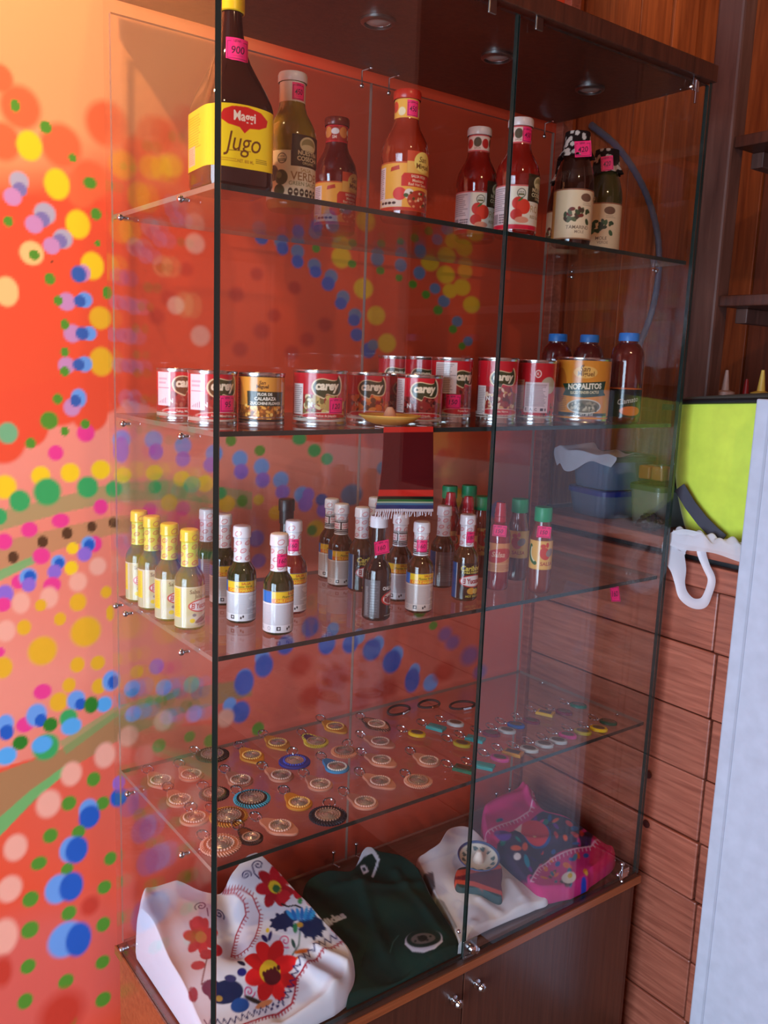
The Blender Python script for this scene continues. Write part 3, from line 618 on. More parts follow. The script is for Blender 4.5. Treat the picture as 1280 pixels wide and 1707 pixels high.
# ------------------------------------------------ small hot sauce bottles (15 cm)
HP = [(0.0, 0.0), (0.020, 0.0), (0.0225, 0.0025), (0.0228, 0.006), (0.0228, 0.072), (0.0222, 0.078), (0.0198, 0.084), (0.0160, 0.0895), (0.0128, 0.0945), (0.0112, 0.1), (0.0108, 0.112), (0.0108, 0.134)]
def hot_body(m): return MB().lathe(HP, 32).mesh('body', m)
def hot_cap(c, c2=None, stripes=False, ovals=True):
    """shrink sleeve printed with little red ovals, and the cap on top"""
    W = 2 * math.pi * 1.24; sl = Canvas(W, 3.8, 16, c2 or c)
    if ovals:
        for i in range(5):
            for j in range(3):
                u = (i + .5 + .5 * (j % 2)) * W / 5 % W; v = .6 + j * 1.2
                sl.ell(u, v, .55, .34, (206, 60, 70), .3, None, .8); sl.ell(u, v, .42, .22, c2 or c, .3)
                sl.text('El Yucateco', u, v, .16, (190, 40, 50), .7, .01, 0, .3)
    if stripes:
        sl.rect(0, 0.25, W, 2.75, (20, 20, 24)); 
        for v in (.42, .72, 2.4, 2.62): sl.rect(0, v, W, v + .09, (236, 232, 232))
        for i in range(4):
            u = (i + .5) * W / 4; sl.rect(u - .85, 1.0, u + .85, 2.2, (240, 226, 226)); sl.text('BLACK', u, 1.85, .36, (206, 50, 70), 1.3); sl.text('LABEL', u, 1.35, .36, (206, 50, 70), 1.3)
    def pos(U, V):
        a = U / W * 2 * math.pi - math.pi; z = 0.0962 + V * .01; r = np.interp(z, [.0962, .100, .108, .134], [.0131, .0128, .0126, .0124]); return np.stack([r * np.sin(a), -r * np.cos(a), z], -1)
    W2 = 2 * math.pi * 1.42; cp = Canvas(W2, 1.8, 14, c)
    if ovals:
        for i in range(3): cp.ell((i + .5) * W2 / 3, .75, .6, .42, (206, 60, 70), .35, None, .8); cp.ell((i + .5) * W2 / 3, .75, .48, .31, c, .35)
    def pos2(U, V):
        a = U / W2 * 2 * math.pi - math.pi; z = .1335 + V * .01; r = np.interp(V, [0, .1, 1.5, 1.8], [.0131, .0142, .0138, .0128]); return np.stack([r * np.sin(a), -r * np.cos(a), z], -1)
    top = MB().lathe([(0.0128, 0.1514), (0.0110, 0.1522), (0.0, 0.1523)], 32, cap=False).mesh('cap_top', mat('cap_%d_%d_%d' % tuple(c), c, 0.35))
    return [('neck_sleeve', sl.mesh('neck_sleeve', pos, GLOSSP)), ('cap', cp.mesh('cap', pos2, GLOSSP), [('cap_top', top)])]
RL = 0.0231
def lab_jalapeno():
    c = Canvas(9.4, 6.3, 16, (208, 200, 150)); c.rect(0, 0, 9.4, .16, (214, 206, 170)).rect(0, 6.14, 9.4, 6.3, (220, 214, 180))
    c.rect(.35, 1.6, 1.75, 6.0, (250, 222, 40)); c.lines_of_print(.45, 1.7, 1.65, 5.9, 16, (150, 120, 30), .5)
    c.rect(2.0, 0.1, 2.14, 6.2, (232, 236, 222)); c.rect(.3, .15, 1.9, 1.5, (176, 196, 168), .6)
    c.ell(5.4, 1.2, 2.2, 1.0, (226, 220, 196), 0, .8); c.text('Salsa', 4.0, 5.55, .62, (86, 92, 60), 1.7, .02); c.text('Jalapeño', 5.3, 4.75, .75, (98, 108, 66), 3.9, .015)
    c.ell(5.3, 3.35, 2.35, 1.02, (206, 34, 48)); c.ell(5.3, 3.35, 2.1, .82, (246, 236, 236)); c.text('El Yucateco', 5.3, 3.35, .85, (186, 28, 44), 3.7, .04, .1)
    c.ell(5.6, 1.35, 1.7, .42, (120, 116, 92), .35); c.ell(5.9, 1.5, 1.2, .26, (150, 142, 118), .35); c.ell(3.6, 1.1, .42, .34, (240, 208, 40)); c.ell(3.9, 1.95, .3, .24, (120, 126, 130))
    c.text('DE CHILE JALAPEÑO', 5.4, .45, .24, (90, 90, 60), 4.4); return c
def lab_back(paper=(236, 232, 236), title='SALSA', t3='CHILE HABANERO'):
    c = Canvas(9.6, 6.4, 16, paper); c.rect(0, 4.55, 9.6, 6.4, (30, 40, 26))
    c.rect(.5, 4.6, 1.1, 6.3, (236, 232, 230)); c.rect(1.1, 4.6, 3.3, 6.3, (22, 116, 200)); c.rect(3.3, 4.6, 9.3, 6.3, (240, 196, 42)); c.rect(3.3, 4.6, 9.3, 5.25, (232, 120, 36))
    c.text(title, 6.6, 5.98, .42, (190, 66, 30), 2.2, .03); c.text('Picante Verde', 6.3, 5.52, .36, (40, 56, 30), 4.2, .02, .2); c.text(t3, 6.3, 4.92, .46, (250, 214, 60), 5.4, .03)
    c.lines_of_print(.5, 1.15, 9.1, 4.3, 17, (104, 100, 116), .62)
    c.line([(1.0, .45), (1.35, .9), (1.7, .45), (1.0, .45)], .07, (120, 120, 130)); c.ell(2.9, .65, .27, .27, (150, 150, 160)); c.ell(2.9, .65, .2, .2, paper)
    c.rect(4.1, .35, 4.75, .95, (34, 34, 40)); c.ell(4.45, .65, .16, .16, paper); c.ell(5.8, .55, .14, .22, (34, 34, 40)); c.ell(6.15, .75, .14, .22, (34, 34, 40)); c.lines_of_print(7.0, .3, 9.0, .95, 3, (120, 116, 130), .6)
    return c
def lab_carib():
    c = Canvas(9.4, 6.4, 16, (46, 34, 26)); c.rect(0, 0, 2.3, 6.4, (24, 104, 176)); c.rect(2.2, 0, 2.4, 6.4, (196, 206, 214))
    c.text('Caribbean', 5.6, 5.5, .9, (226, 206, 90), 5.6, .02, .15); c.text('CHILE HABANERO', 5.6, 4.75, .4, (226, 206, 90), 5.2); c.ell(5.6, 3.2, 2.7, 1.15, (190, 40, 40)); c.ell(5.6, 3.2, 2.45, .95, (236, 226, 222)); c.text('El Yucateco', 5.6, 3.2, .95, (170, 30, 40), 4.3, .04)
    c.ell(5.2, 1.4, .8, .6, (222, 160, 60)); c.ell(6.2, 1.3, .7, .5, (226, 190, 90)); c.text('HOT SAUCE', 5.6, .45, .4, (226, 206, 90), 5.0); return c
def lab_black():
    c = Canvas(9.4, 6.4, 16, (22, 20, 22)); c.rect(1.3, .15, 4.1, 6.3, (86, 86, 90)); c.lines_of_print(1.6, .4, 2.2, 5.2, 20, (170, 170, 172), .55); c.lines_of_print(2.5, .6, 3.9, 5.9, 12, (110, 110, 114), .7)
    c.text('Salsa', 6.4, 5.75, .5, (120, 110, 100), 1.6); c.text('CHILE HABANERO', 6.9, 4.95, .55, (232, 228, 222), 4.6, .03); c.ell(6.9, 3.2, 2.5, 1.25, (196, 46, 40)); c.ell(6.9, 3.2, 2.2, 1.02, (232, 214, 204)); c.ell(6.9, 3.0, 1.9, .7, (150, 40, 34)); c.text('El Yucateco', 6.9, 3.25, .9, (120, 20, 24), 3.9, .04); c.text('Negra', 6.9, 1.5, .5, (210, 200, 190), 2.2); c.rect(5, .4, 9, .5, (180, 170, 160)); return c
def lab_clear():
    c = Canvas(8.6, 6.4, 14, (120, 112, 112)); c.rect(0, 0, 2.4, 6.4, (28, 96, 158)); c.rect(2.4, 0, 2.55, 6.4, (190, 196, 200)); c.lines_of_print(3, .8, 6.2, 5.8, 15, (160, 156, 156), .6); c.rect(6.6, 0, 8.6, 6.4, (66, 52, 44)); return c
def hl(c): return cyl_label('label', c, RL, 0.0045, GLOSSP)
LQ = dict(jal=liquid('green_jalapeno_sauce', (96, 104, 42)), green=liquid('dark_green_sauce', (40, 46, 18)), red=liquid('red_hot_sauce', (116, 30, 20)), brown=liquid('amber_brown_sauce', (70, 42, 20)), black=liquid('black_sauce', (20, 18, 16)), carib=liquid('dark_amber_sauce', (76, 48, 24)))
YCAP = hot_cap((244, 214, 60), (232, 226, 90)); WCAP = hot_cap((232, 228, 232)); SCAP = hot_cap((234, 230, 232), None, True)
LB = {k: hl(v) for k, v in dict(jal=lab_jalapeno(), back=lab_back(), tan=lab_back((216, 196, 184)), carib=lab_carib(), black=lab_black(), clear=lab_clear()).items()}
HB = {k: hot_body(v) for k, v in LQ.items()}
# (x px, depth Y, liquid, label, cap, turn deg, tag number or None, label text)
HOT = [
 (219, 0.340, 'jal', 'jal', YCAP, 16.0, None, 'yellow-capped green jalapeño sauce bottle farthest back in its row'),
 (241, 0.285, 'jal', 'jal', YCAP, 30.0, None, 'yellow-capped green jalapeño sauce bottle second from the mural wall'),
 (278, 0.215, 'jal', 'jal', YCAP, 34.0, None, 'yellow-capped green jalapeño sauce bottle third from the mural wall'),
 (316, 0.158, 'jal', 'jal', YCAP, 38.0, None, 'yellow-capped green jalapeño sauce bottle at the front of its row'),
 (345, 0.312, 'green', 'clear', WCAP, 20, None, 'white-capped sauce bottle just left of the cabinet corner edge'),
 (372, 0.255, 'green', 'back', WCAP, 5, None, 'white-capped dark sauce bottle half behind the cabinet corner edge'),
 (402, 0.150, 'green', 'back', WCAP, -26, None, 'white-capped dark green hot sauce bottle with orange and white label, no tag'),
 (487, 0.155, 'red', 'back', WCAP, -14, '160', 'white-capped red hot sauce bottle with pink price tag behind the green one'),
 (463, 0.070, 'green', 'back', WCAP, 12, '160', 'white-capped green hot sauce bottle with pink tag closest to the shelf edge'),
 (550, 0.320, 'brown', 'back', SCAP, -20, None, 'white-capped brown sauce bottle with striped neck, leftmost of the middle group'),
 (566, 0.262, 'brown', 'back', SCAP, -2, None, 'white-capped brown sauce bottle with striped neck, second in the middle group'),
 (600, 0.215, 'carib', 'carib', WCAP, 22, None, 'white-capped dark amber sauce bottle with blue band, no tag, before the serape'),
 (622, 0.300, 'carib', 'carib', WCAP, 20, None, 'white-capped sauce bottle hidden behind the hanging serape'),
 (663, 0.130, 'brown', 'back', SCAP, -20, None, 'white-capped brown sauce bottle with striped neck right below the serape fringe'),
 (697, 0.055, 'brown', 'tan', SCAP, -6, '160', 'brown sauce bottle with cream label and pink neck tag near the shelf edge'),
 (735, 0.165, 'carib', 'clear', WCAP, 14, None, 'white-capped sauce bottle with blue and grey label turned sideways'),
 (773, 0.075, 'carib', 'carib', WCAP, 20, '180', 'white-capped dark amber sauce bottle with blue band and pink tag'),
]
for px, Y, lq, lb, cap, turn, num, label in HOT:
    P = atY(px, Y, Z3); P = (max(P[0], .0282), P[1], P[2]); rz = facing(P) + math.radians(turn)
    parts = [('body', HB[lq]), ('label', LB[lb])] + list(cap)
    t = spawn('hot_sauce_bottle', parts, P, rz, label, 'bottle', 'hot sauce bottles on the third shelf')
    if num: obj('price_tag', tag_mesh(num, 0.0136, 0.113, math.radians(14), 1.9, 2.0), t)
# taller black-label bottle (front) and the black-capped one behind
TP = [(r, z * 1.04) for r, z in HP[:-2]] + [(0.0112, 0.13), (0.0112, 0.150)]
tallb = MB().lathe(TP, 32).mesh('body', LQ['black'])
P = atY(626, 0.055, Z3); t = spawn('hot_sauce_bottle', [('body', tallb), ('label', LB['black'])], P, facing(P) + math.radians(28), 'tall black-labelled hot sauce bottle with pink tag standing below the serape', 'bottle', 'hot sauce bottles on the third shelf')
wc = MB().lathe([(0.0125, 0.150), (0.0142, 0.1505), (0.0140, 0.166), (0.0125, 0.1685), (0.0, 0.169)], 28, cap=False).mesh('cap', mat('white_cap', (232, 228, 232), 0.35)); obj('cap', wc, t)
obj('price_tag', tag_mesh('160', 0.0122, 0.119, math.radians(20), 2.6, 2.2, tilt=0.12, flat=True), t)
P = atY(475, 0.250, Z3); t = spawn('hot_sauce_bottle', [('body', tallb), ('label', LB['black'])], P, facing(P), 'dark bottle with black cap behind the tagged pair', 'bottle', 'hot sauce bottles on the third shelf')
obj('cap', MB().lathe([(0.0125, 0.128), (0.0128, 0.150), (0.0142, 0.1505), (0.0140, 0.168), (0.0125, 0.1705), (0.0, 0.171)], 28, cap=False).mesh('cap', mat('black_cap', (24, 22, 24), 0.35)), t)

# ------------------------------------------------ green-capped and red-sealed plastic bottles
GPR = [(0.0, 0.0), (0.0185, 0.0), (0.0205, 0.003), (0.0208, 0.008), (0.0208, 0.098), (0.0200, 0.106), (0.0168, 0.118), (0.0148, 0.126), (0.0145, 0.136)]
def lab_green():
    c = Canvas(8.2, 5.4, 16, (228, 176, 92)); c.rect(0, 0, 8.2, .1, (200, 150, 70)); c.rect(0, 5.3, 8.2, 5.4, (200, 150, 70))
    for i in range(14):
        a = 2.6 + i * .14; c.ell(3.3 + 1.9 * math.cos(a), 3.2 + 2.1 * math.sin(a), .38, .38, (44, 96, 40))
    for i in range(12):
        a = 2.75 + i * .13; c.ell(3.45 + 1.75 * math.cos(a), 3.25 + 1.95 * math.sin(a), .14, .14, (226, 226, 196))
    c.ell(4.6, 3.0, 1.0, 1.2, (206, 66, 52), .5); c.ell(5.6, 3.2, .9, .7, (150, 130, 120), .6); c.ell(4.2, 4.4, .5, .4, (210, 60, 40)); c.ell(5.0, 4.6, .3, .5, (210, 60, 40)); c.text('SALSA', 5.1, 1.1, .7, (170, 50, 40), 3.0); return c
def lab_red():
    c = Canvas(8.2, 5.4, 16, (224, 150, 90)); c.rect(0, 0, 8.2, 1.7, (226, 164, 110)); c.ell(4.2, 3.1, 2.8, 1.3, (206, 56, 46), .2); c.text('Salsa', 4.2, 3.3, 1.0, (236, 190, 160), 3.4, .02, .2); c.ell(1.5, 4.4, .7, .8, (60, 110, 60)); c.ell(1.5, 4.4, .4, .5, (220, 220, 200)); c.lines_of_print(1.5, .3, 6.8, 1.4, 4, (180, 90, 60), .6); return c
gb = MB().lathe(GPR, 28).mesh('body', liquid('brown_red_sauce', (120, 50, 34))); rb = MB().lathe(GPR[:-2] + [(0.0125, 0.122), (0.0105, 0.128), (0.0098, 0.134)], 28).mesh('body', liquid('bright_red_sauce', (150, 32, 30)))
gcap = MB().lathe([(0.0, 0.133), (0.0158, 0.133), (0.0162, 0.134), (0.0162, 0.156), (0.0152, 0.159), (0.0, 0.160)], 28, cap=False).mesh('cap', mat('green_cap', (24, 150, 96), 0.4))
MBc = MB().lathe([(0.0112, 0.127), (0.0116, 0.130), (0.0105, 0.1365), (0.0118, 0.138), (0.0102, 0.146), (0.0110, 0.149), (0.0092, 0.157), (0.0085, 0.1625), (0.0, 0.1635)], 20, cap=False); rcap = MBc.mesh('seal', mat('red_shrink_seal', (186, 30, 46), 0.25, coat=0.4))
lg = cyl_label('label', lab_green(), 0.0211, 0.045, GLOSSP); lr = cyl_label('label', lab_red(), 0.0211, 0.035, GLOSSP)
GRN = [
 (744, 0.330, 1, None, 'green-capped sauce bottle in the back row nearest the serape', 0),
 (745, 0.235, 0, None, 'red-sealed sauce bottle in front of the first green cap', 0),
 (776, 0.320, 1, None, 'green-capped sauce bottle second in the back row', 0),
 (774, 0.180, 0, None, 'red-sealed sauce bottle second from the serape', 0),
 (797, 0.190, 1, None, 'green-capped sauce bottle third, just left of the door seam', 0),
 (827, 0.100, 0, '150', 'red-sealed sauce bottle with pink tag beside the door seam', 0),
 (859, 0.135, 1, None, 'green-capped sauce bottle without tag, second from the end', -20),
 (897, 0.045, 1, '150', 'green-capped sauce bottle with pink tag at the end of the row', 8)]
for px, Y, g, num, label, turn in GRN:
    P = atY(px, Y, Z3); t = spawn('chili_sauce_bottle', [('body', gb), ('label', lg), ('cap', gcap)] if g else [('body', rb), ('label', lr), ('seal', rcap)], P, facing(P) + math.radians(turn), label, 'bottle', 'green-capped and red-sealed sauces')
    if num: obj('price_tag', tag_mesh(num, 0.0215 if not g else 0.0225, 0.113 if not g else 0.116, math.radians(12), 2.5, 2.1, tilt=-0.05, flat=True), t)

# ------------------------------------------------ tall salsa bottles, top shelf (19 cm)
SP = [(0.0, 0.0), (0.0315, 0.0), (0.0345, 0.003), (0.0355, 0.008), (0.0355, 0.072), (0.0350, 0.086), (0.0365, 0.092), (0.0362, 0.102), (0.0335, 0.114), (0.0285, 0.124), (0.0225, 0.134), (0.0195, 0.143), (0.0185, 0.15), (0.0185, 0.178)]
def tall_body(m): return MB().lathe(SP, 40).mesh('body', m)
def jar_cap(c): return MB().lathe([(0.0205, 0.176), (0.0212, 0.177), (0.0212, 0.186), (0.0200, 0.189), (0.0, 0.1895)], 32, cap=False).mesh('cap', mat('lid_%d_%d_%d' % c, c, 0.3))
RS = 0.0358
def lab_verde():
    c = Canvas(13.0, 6.6, 15, (232, 220, 188)); c.rect(0, 0, 3.4, 6.6, (206, 190, 180)); c.lines_of_print(.3, 1.2, 2.8, 6.2, 14, (120, 100, 100), .6); c.rect(2.3, .2, 3.5, 2.2, (226, 222, 214)); c.lines_of_print(2.5, .5, 3.3, 1.9, 6, (60, 60, 60), .8)
    c.ell(3.6, 3.5, .85, 1.1, (52, 50, 34)); c.ell(4.9, 2.9, 1.0, 1.05, (84, 88, 52)); c.ell(4.6, 3.2, .4, .45, (130, 134, 84)); c.ell(4.6, 1.1, .85, .85, (70, 78, 44)); c.ell(4.0, .4, .7, .4, (110, 50, 30))
    c.ell(5.0, 5.5, .72, .72, (70, 66, 44)); c.ell(5.0, 5.5, .6, .6, (226, 216, 186)); c.text('USDA', 5.0, 5.75, .3, (60, 66, 44), .9); c.rect(4.45, 5.1, 5.55, 5.45, (96, 100, 60)); c.text('ORGANIC', 5.0, 5.27, .18, (240, 236, 210), .9)
    c.rect(6.3, 4.5, 11.6, 6.6, (52, 42, 24)); c.text('SALSA', 8.7, 4.05, .5, (176, 140, 60), 2.8, .02); c.text('VERDE', 8.6, 3.15, 1.15, (150, 106, 40), 4.6, .01); c.text('GREEN SAUCE', 8.5, 2.15, .55, (120, 124, 66), 5.0, .01)
    for i in range(6): c.ell(6.3 + i * .85, .95, .36, .55, (54, 46, 30)); c.ell(6.3 + i * .85, 1.0, .2, .12, (214, 206, 176))
    return c
def crest():                                       # brand plate that rises above the label edge
    c = Canvas(5.3, 4.2, 17, (52, 42, 24)); c.ell(2.65, 2.9, 1.5, 1.1, (214, 200, 150)); c.ell(2.65, 2.9, 1.25, .85, (150, 140, 90)); c.ell(2.65, 2.5, 1.3, .45, (214, 200, 150)); c.rect(0, 0, 5.3, 2.1, (52, 42, 24))
    c.text('NUESTRA', 2.7, 1.75, .62, (224, 208, 160), 4.6, .02); c.text('COSECHA', 2.7, .98, .62, (224, 208, 160), 4.6, .02); c.text('ORGANIC', 2.7, .38, .36, (196, 180, 130), 3.4); return c
def lab_sm():
    c = Canvas(13.0, 7.0, 15, (246, 170, 66)); c.rect(0, 0, 13, .5, (206, 50, 34)); c.rect(0, 6.8, 13, 7, (206, 70, 40)); c.rect(.9, 1.6, 3.0, 6.3, (240, 206, 196)); c.lines_of_print(1.1, 1.8, 2.8, 6.1, 15, (110, 60, 60), .7); c.rect(.7, .6, 1.7, 1.4, (220, 190, 180)); c.lines_of_print(.8, .6, 1.6, 1.4, 5, (80, 60, 60), .7)
    c.rect(2.0, .55, 6.0, 1.7, (240, 206, 180)); 
    for i in range(4): c.ell(2.5 + i * .75, 1.1, .33, .2, (60, 26, 20))
    c.poly([(4.0, 5.6), (5.5, 5.9), (5.4, 6.5), (4.1, 6.2)], (196, 60, 40)); c.ell(5.6, 2.4, 1.05, .95, (226, 52, 44)); c.ell(7.1, 2.4, .8, .75, (236, 220, 200)); c.ell(6.6, 2.2, .4, .3, (60, 90, 50))
    c.poly([(5.8, 3.5), (12, 3.5), (12, 5.4), (6.2, 5.4), (5.8, 4.9)], (208, 46, 36)); c.text('SALSA ROJA', 8.7, 4.95, .5, (244, 214, 180), 4.2, .02); c.text('Mexicana', 8.6, 4.4, .42, (244, 200, 160), 2.6); c.text('Red Hot Sauce', 8.6, 3.85, .42, (244, 200, 160), 4.2, .02)
    c.ell(9.1, 1.6, 2.3, 1.5, (186, 60, 40))
    rng = np.random.RandomState(4)
    for i in range(26): c.ell(9.1 + rng.uniform(-1.9, 1.9), 1.6 + rng.uniform(-1.1, 1.1), .22, .18, [(236, 150, 100), (110, 60, 30), (240, 200, 160), (70, 90, 40)][i % 4])
    return c
def crest_sm():
    c = Canvas(5.6, 3.2, 17, (206, 70, 40)); c.rect(0, 0, 5.6, 1.7, (236, 176, 84)); c.ell(2.8, 1.7, 1.7, 1.5, (246, 214, 110)); c.text('San', 2.7, 2.1, .8, (110, 60, 24), 1.6, .01, .2); c.text('Miguel', 2.8, 1.0, 1.0, (120, 72, 30), 3.9, .02); return c
def lab_roja():
    c = Canvas(13.0, 7.0, 15, (236, 224, 200)); c.rect(0, 6.8, 13, 7, (206, 30, 50)); c.rect(0, 0, 13, .75, (222, 30, 62)); c.rect(0, .75, 4.6, 6.8, (226, 206, 206)); c.lines_of_print(.4, 2.9, 4.2, 6.6, 11, (110, 80, 90), .6)
    for i in range(9): c.rect(.5 + i * .2, .9, .62 + i * .2, 2.5, (80, 60, 70))
    for i in range(5):
        for j in range(4): c.ell(2.7 + i * .36, 1.1 + j * .4, .14, .14, (90, 70, 80))
    c.ell(6.4, 5.7, .75, .75, (60, 66, 50)); c.ell(6.4, 5.7, .62, .62, (232, 226, 206)); c.text('USDA', 6.4, 5.9, .28, (60, 66, 44), .9); c.rect(5.9, 5.35, 6.9, 5.65, (96, 100, 60))
    c.ell(5.9, 4.1, 1.0, 1.0, (216, 50, 34)); c.ell(6.9, 3.6, 1.2, 1.2, (226, 60, 40)); c.ell(5.7, 2.3, 1.0, .9, (206, 44, 30)); c.ell(6.3, 4.7, .5, .16, (60, 110, 50), .6); c.ell(6.7, 1.5, 1.2, .5, (230, 150, 120))
    c.rect(7.6, 4.5, 12.4, 6.8, (56, 48, 30)); c.text('ROJA', 9.9, 3.2, 1.4, (186, 150, 90), 3.8, .0); c.text('RED SAUCE', 9.9, 2.1, .5, (160, 130, 80), 3.8); return c
def neck(kind):
    W = 2 * math.pi * 1.89; c = Canvas(W, 2.7, 14, dict(v=(232, 216, 196), s=(246, 180, 76), r=(236, 206, 190), d=(170, 40, 34))[kind])
    if kind in 'rd': c.rect(0, 2.5, W, 2.7, (206, 30, 50)); c.rect(0, 0, W, .2, (206, 30, 50))
    for i in range(4):
        u = (i + .25) * W / 4
        if kind == 's': c.ell(u, 1.6, .7, .8, (226, 70, 50)); c.ell(u + 1.3, .9, .6, .6, (246, 226, 180))
        if kind == 'r': c.ell(u, 1.3, .7, .8, (196, 44, 40)); c.ell(u + 1.5, 1.5, .7, .8, (90, 80, 60)); c.text('SALSA', u + 1.5, .55, .3, (150, 120, 90), 1.4)
        if kind == 'd': c.ell(u, 1.6, .8, .9, (226, 140, 70)); c.ell(u + 1.4, 1.7, .7, .5, (236, 226, 220)); c.text('SM', u + 1.3, .8, .5, (236, 210, 190), 1.2)
    return cyl_label('neck_label', c, 0.0189, 0.1485, GLOSSP)
GRB, RDB, DKB, ORB = tall_body(liquid('green_salsa', (134, 112, 26))), tall_body(liquid('red_salsa', (132, 24, 16))), tall_body(liquid('dark_red_salsa', (96, 16, 14))), tall_body(liquid('orange_red_salsa', (150, 40, 18)))
lv, lsm, lro = cyl_label('label', lab_verde(), RS, 0.012, PAPER), cyl_label('label', lab_sm(), RS, 0.012, PAPER), cyl_label('label', lab_roja(), RS, 0.010, PAPER)
crN = lambda a, z: cyl_label('brand_plate', crest(), RS + 0.0012, z, PAPER, a)
crS = lambda a, z: cyl_label('brand_plate', crest_sm(), RS + 0.0012, z, PAPER, a)
nv, ns_, nr_, nd_ = neck('v'), neck('s'), neck('r'), neck('d')
cN1 = crN((9.0 - 6.5) * .01 / RS, 0.058); cN2 = crN((10.0 - 6.5) * .01 / RS, 0.056); cS1 = crS((9.3 - 6.5) * .01 / RS, 0.066)
TALL = [(484, .125, GRB, lv, nv, (232, 216, 204), cN1, 2, '450', 'tall green salsa bottle with white lid and cream label beside the big dark bottle'),
 (557, .275, DKB, lsm, nd_, (110, 34, 24), cS1, 16, None, 'tall dark red salsa bottle with brown lid standing at the back'),
 (671, .075, ORB, lsm, ns_, (196, 40, 24), cS1, 4, '450', 'tall orange-red salsa bottle with red lid and orange label'),
 (790, .150, RDB, lro, nr_, (222, 200, 190), cN2, 14, None, 'tall red salsa bottle with white lid and no price tag'),
 (857, .060, RDB, lro, nr_, (228, 210, 204), cN2, 14, '450', 'tall red salsa bottle with white lid and pink tag behind the door seam')]
for px, Y, bd, lb, nk, cc, cr, turn, num, label in TALL:
    P = atY(px, Y, Z1); t = spawn('salsa_bottle', [('body', bd), ('label', lb), ('neck_label', nk), ('cap', jar_cap(cc)), ('brand_plate', cr)], P, facing(P) + math.radians(turn), label, 'bottle', 'tall salsa bottles on the top shelf')
    if num: obj('price_tag', tag_mesh(num, 0.0195, 0.162, math.radians(26), 2.0, 2.3), t)

# ------------------------------------------------ big square bottle of brown seasoning
BIG = [(r * .95, z) for r, z in [(0.0, 0.0), (0.044, 0.0), (0.048, 0.003), (0.050, 0.010), (0.050, 0.104), (0.0485, 0.112), (0.043, 0.127), (0.034, 0.146), (0.026, 0.164), (0.0205, 0.182), (0.0168, 0.200), (0.0150, 0.216), (0.0142, 0.232)]]
mb = MB(); n = 64; v = []
for r, z in BIG:
    k = min(1.0, max(0.0, (z - 0.104) / 0.07)); sq = 5.5 * (1 - k) + 2.0 * k
    for i in range(n):
        a = 2 * math.pi * i / n; c, s = math.cos(a), math.sin(a); q = 1.0 / (abs(c) ** sq + abs(s) ** sq) ** (1 / sq); v.append((r * q * c, r * q * s, z))
f = [(i * n + k, i * n + (k + 1) % n, (i + 1) * n + (k + 1) % n, (i + 1) * n + k) for i in range(len(BIG) - 1) for k in range(n)] + [tuple((len(BIG) - 1) * n + k for k in range(n))]
mb.add(v, f, 0, True); bigbody = mb.mesh('body', liquid('dark_brown_seasoning', (46, 18, 10), 0.05))
c = Canvas(20.0, 7.4, 17, (250, 206, 26))
c.rect(0, 0, 10, 7.4, (250, 214, 40)); c.lines_of_print(1.5, 2.6, 7.4, 6.8, 13, (206, 170, 30), .8); c.rect(1.6, .6, 4.6, 3.0, (236, 190, 150)); c.lines_of_print(1.8, .8, 4.4, 2.8, 8, (190, 130, 100), .5)
c.poly([(11.3, 6.1), (11.7, 6.7), (13, 7.1), (15.4, 7.2), (17.6, 6.9), (18.7, 6.2), (18.5, 5.4), (17.3, 4.9), (15.8, 4.75), (15.0, 4.1), (14.2, 4.75), (12.4, 5.0), (11.4, 5.5)], (214, 30, 26)); c.text('Maggi', 15.0, 5.9, 1.5, (250, 226, 200), 5.6, .02)
c.text('Jugo', 14.8, 2.75, 2.9, (110, 56, 16), 6.6, .0, .25); c.line([(12.6, 1.95), (16.0, 2.1)], .08, (110, 56, 16)); c.lines_of_print(10.6, .6, 14.0, 1.1, 2, (206, 140, 20), .8); c.text('NET. 800 ML', 15.2, .85, .4, (186, 120, 20), 2.6); c.lines_of_print(16.8, .8, 18.8, 1.4, 3, (110, 70, 20), .8)
def bigpos(U, V):
    A = np.linspace(-math.pi * 1.25, math.pi * .25, 800); cc, ss = np.cos(A - math.pi * .0), np.sin(A)
    # perimeter walk from the back-left corner, over the left face, to the front-right corner
    th = np.linspace(math.radians(135), math.radians(315), 1600); c_, s_ = np.cos(th), np.sin(th); q = .0481 / (np.abs(c_) ** 5.5 + np.abs(s_) ** 5.5) ** (1 / 5.5)
    x, y = q * c_, q * s_; L = np.concatenate([[0], np.cumsum(np.hypot(np.diff(x), np.diff(y)))]); L = L / L[-1] * 20.0
    return np.stack([np.interp(U, L, x), np.interp(U, L, y), 0.026 + V * .01 + 0.004 * np.sin(np.clip((U - 10) / 10, 0, 1) * math.pi) * (V / 7.4)], -1)
P = (.0580, .076, Z1); t = spawn('seasoning_bottle', [('body', bigbody), ('label', c.mesh('label', bigpos, GLOSSP)), ('cap', MB().lathe([(0.0152, 0.226), (0.0172, 0.227), (0.0172, 0.25), (0.0155, 0.254), (0.0, 0.255)], 28, cap=False).mesh('cap', mat('yellow_cap', (246, 196, 30), 0.35)))], P, math.radians(-5), 'big dark brown square seasoning bottle with yellow and red label', 'bottle')
obj('price_tag', tag_mesh('900', 0.0262, 0.176, math.radians(-2), 3.2, 2.7), t)

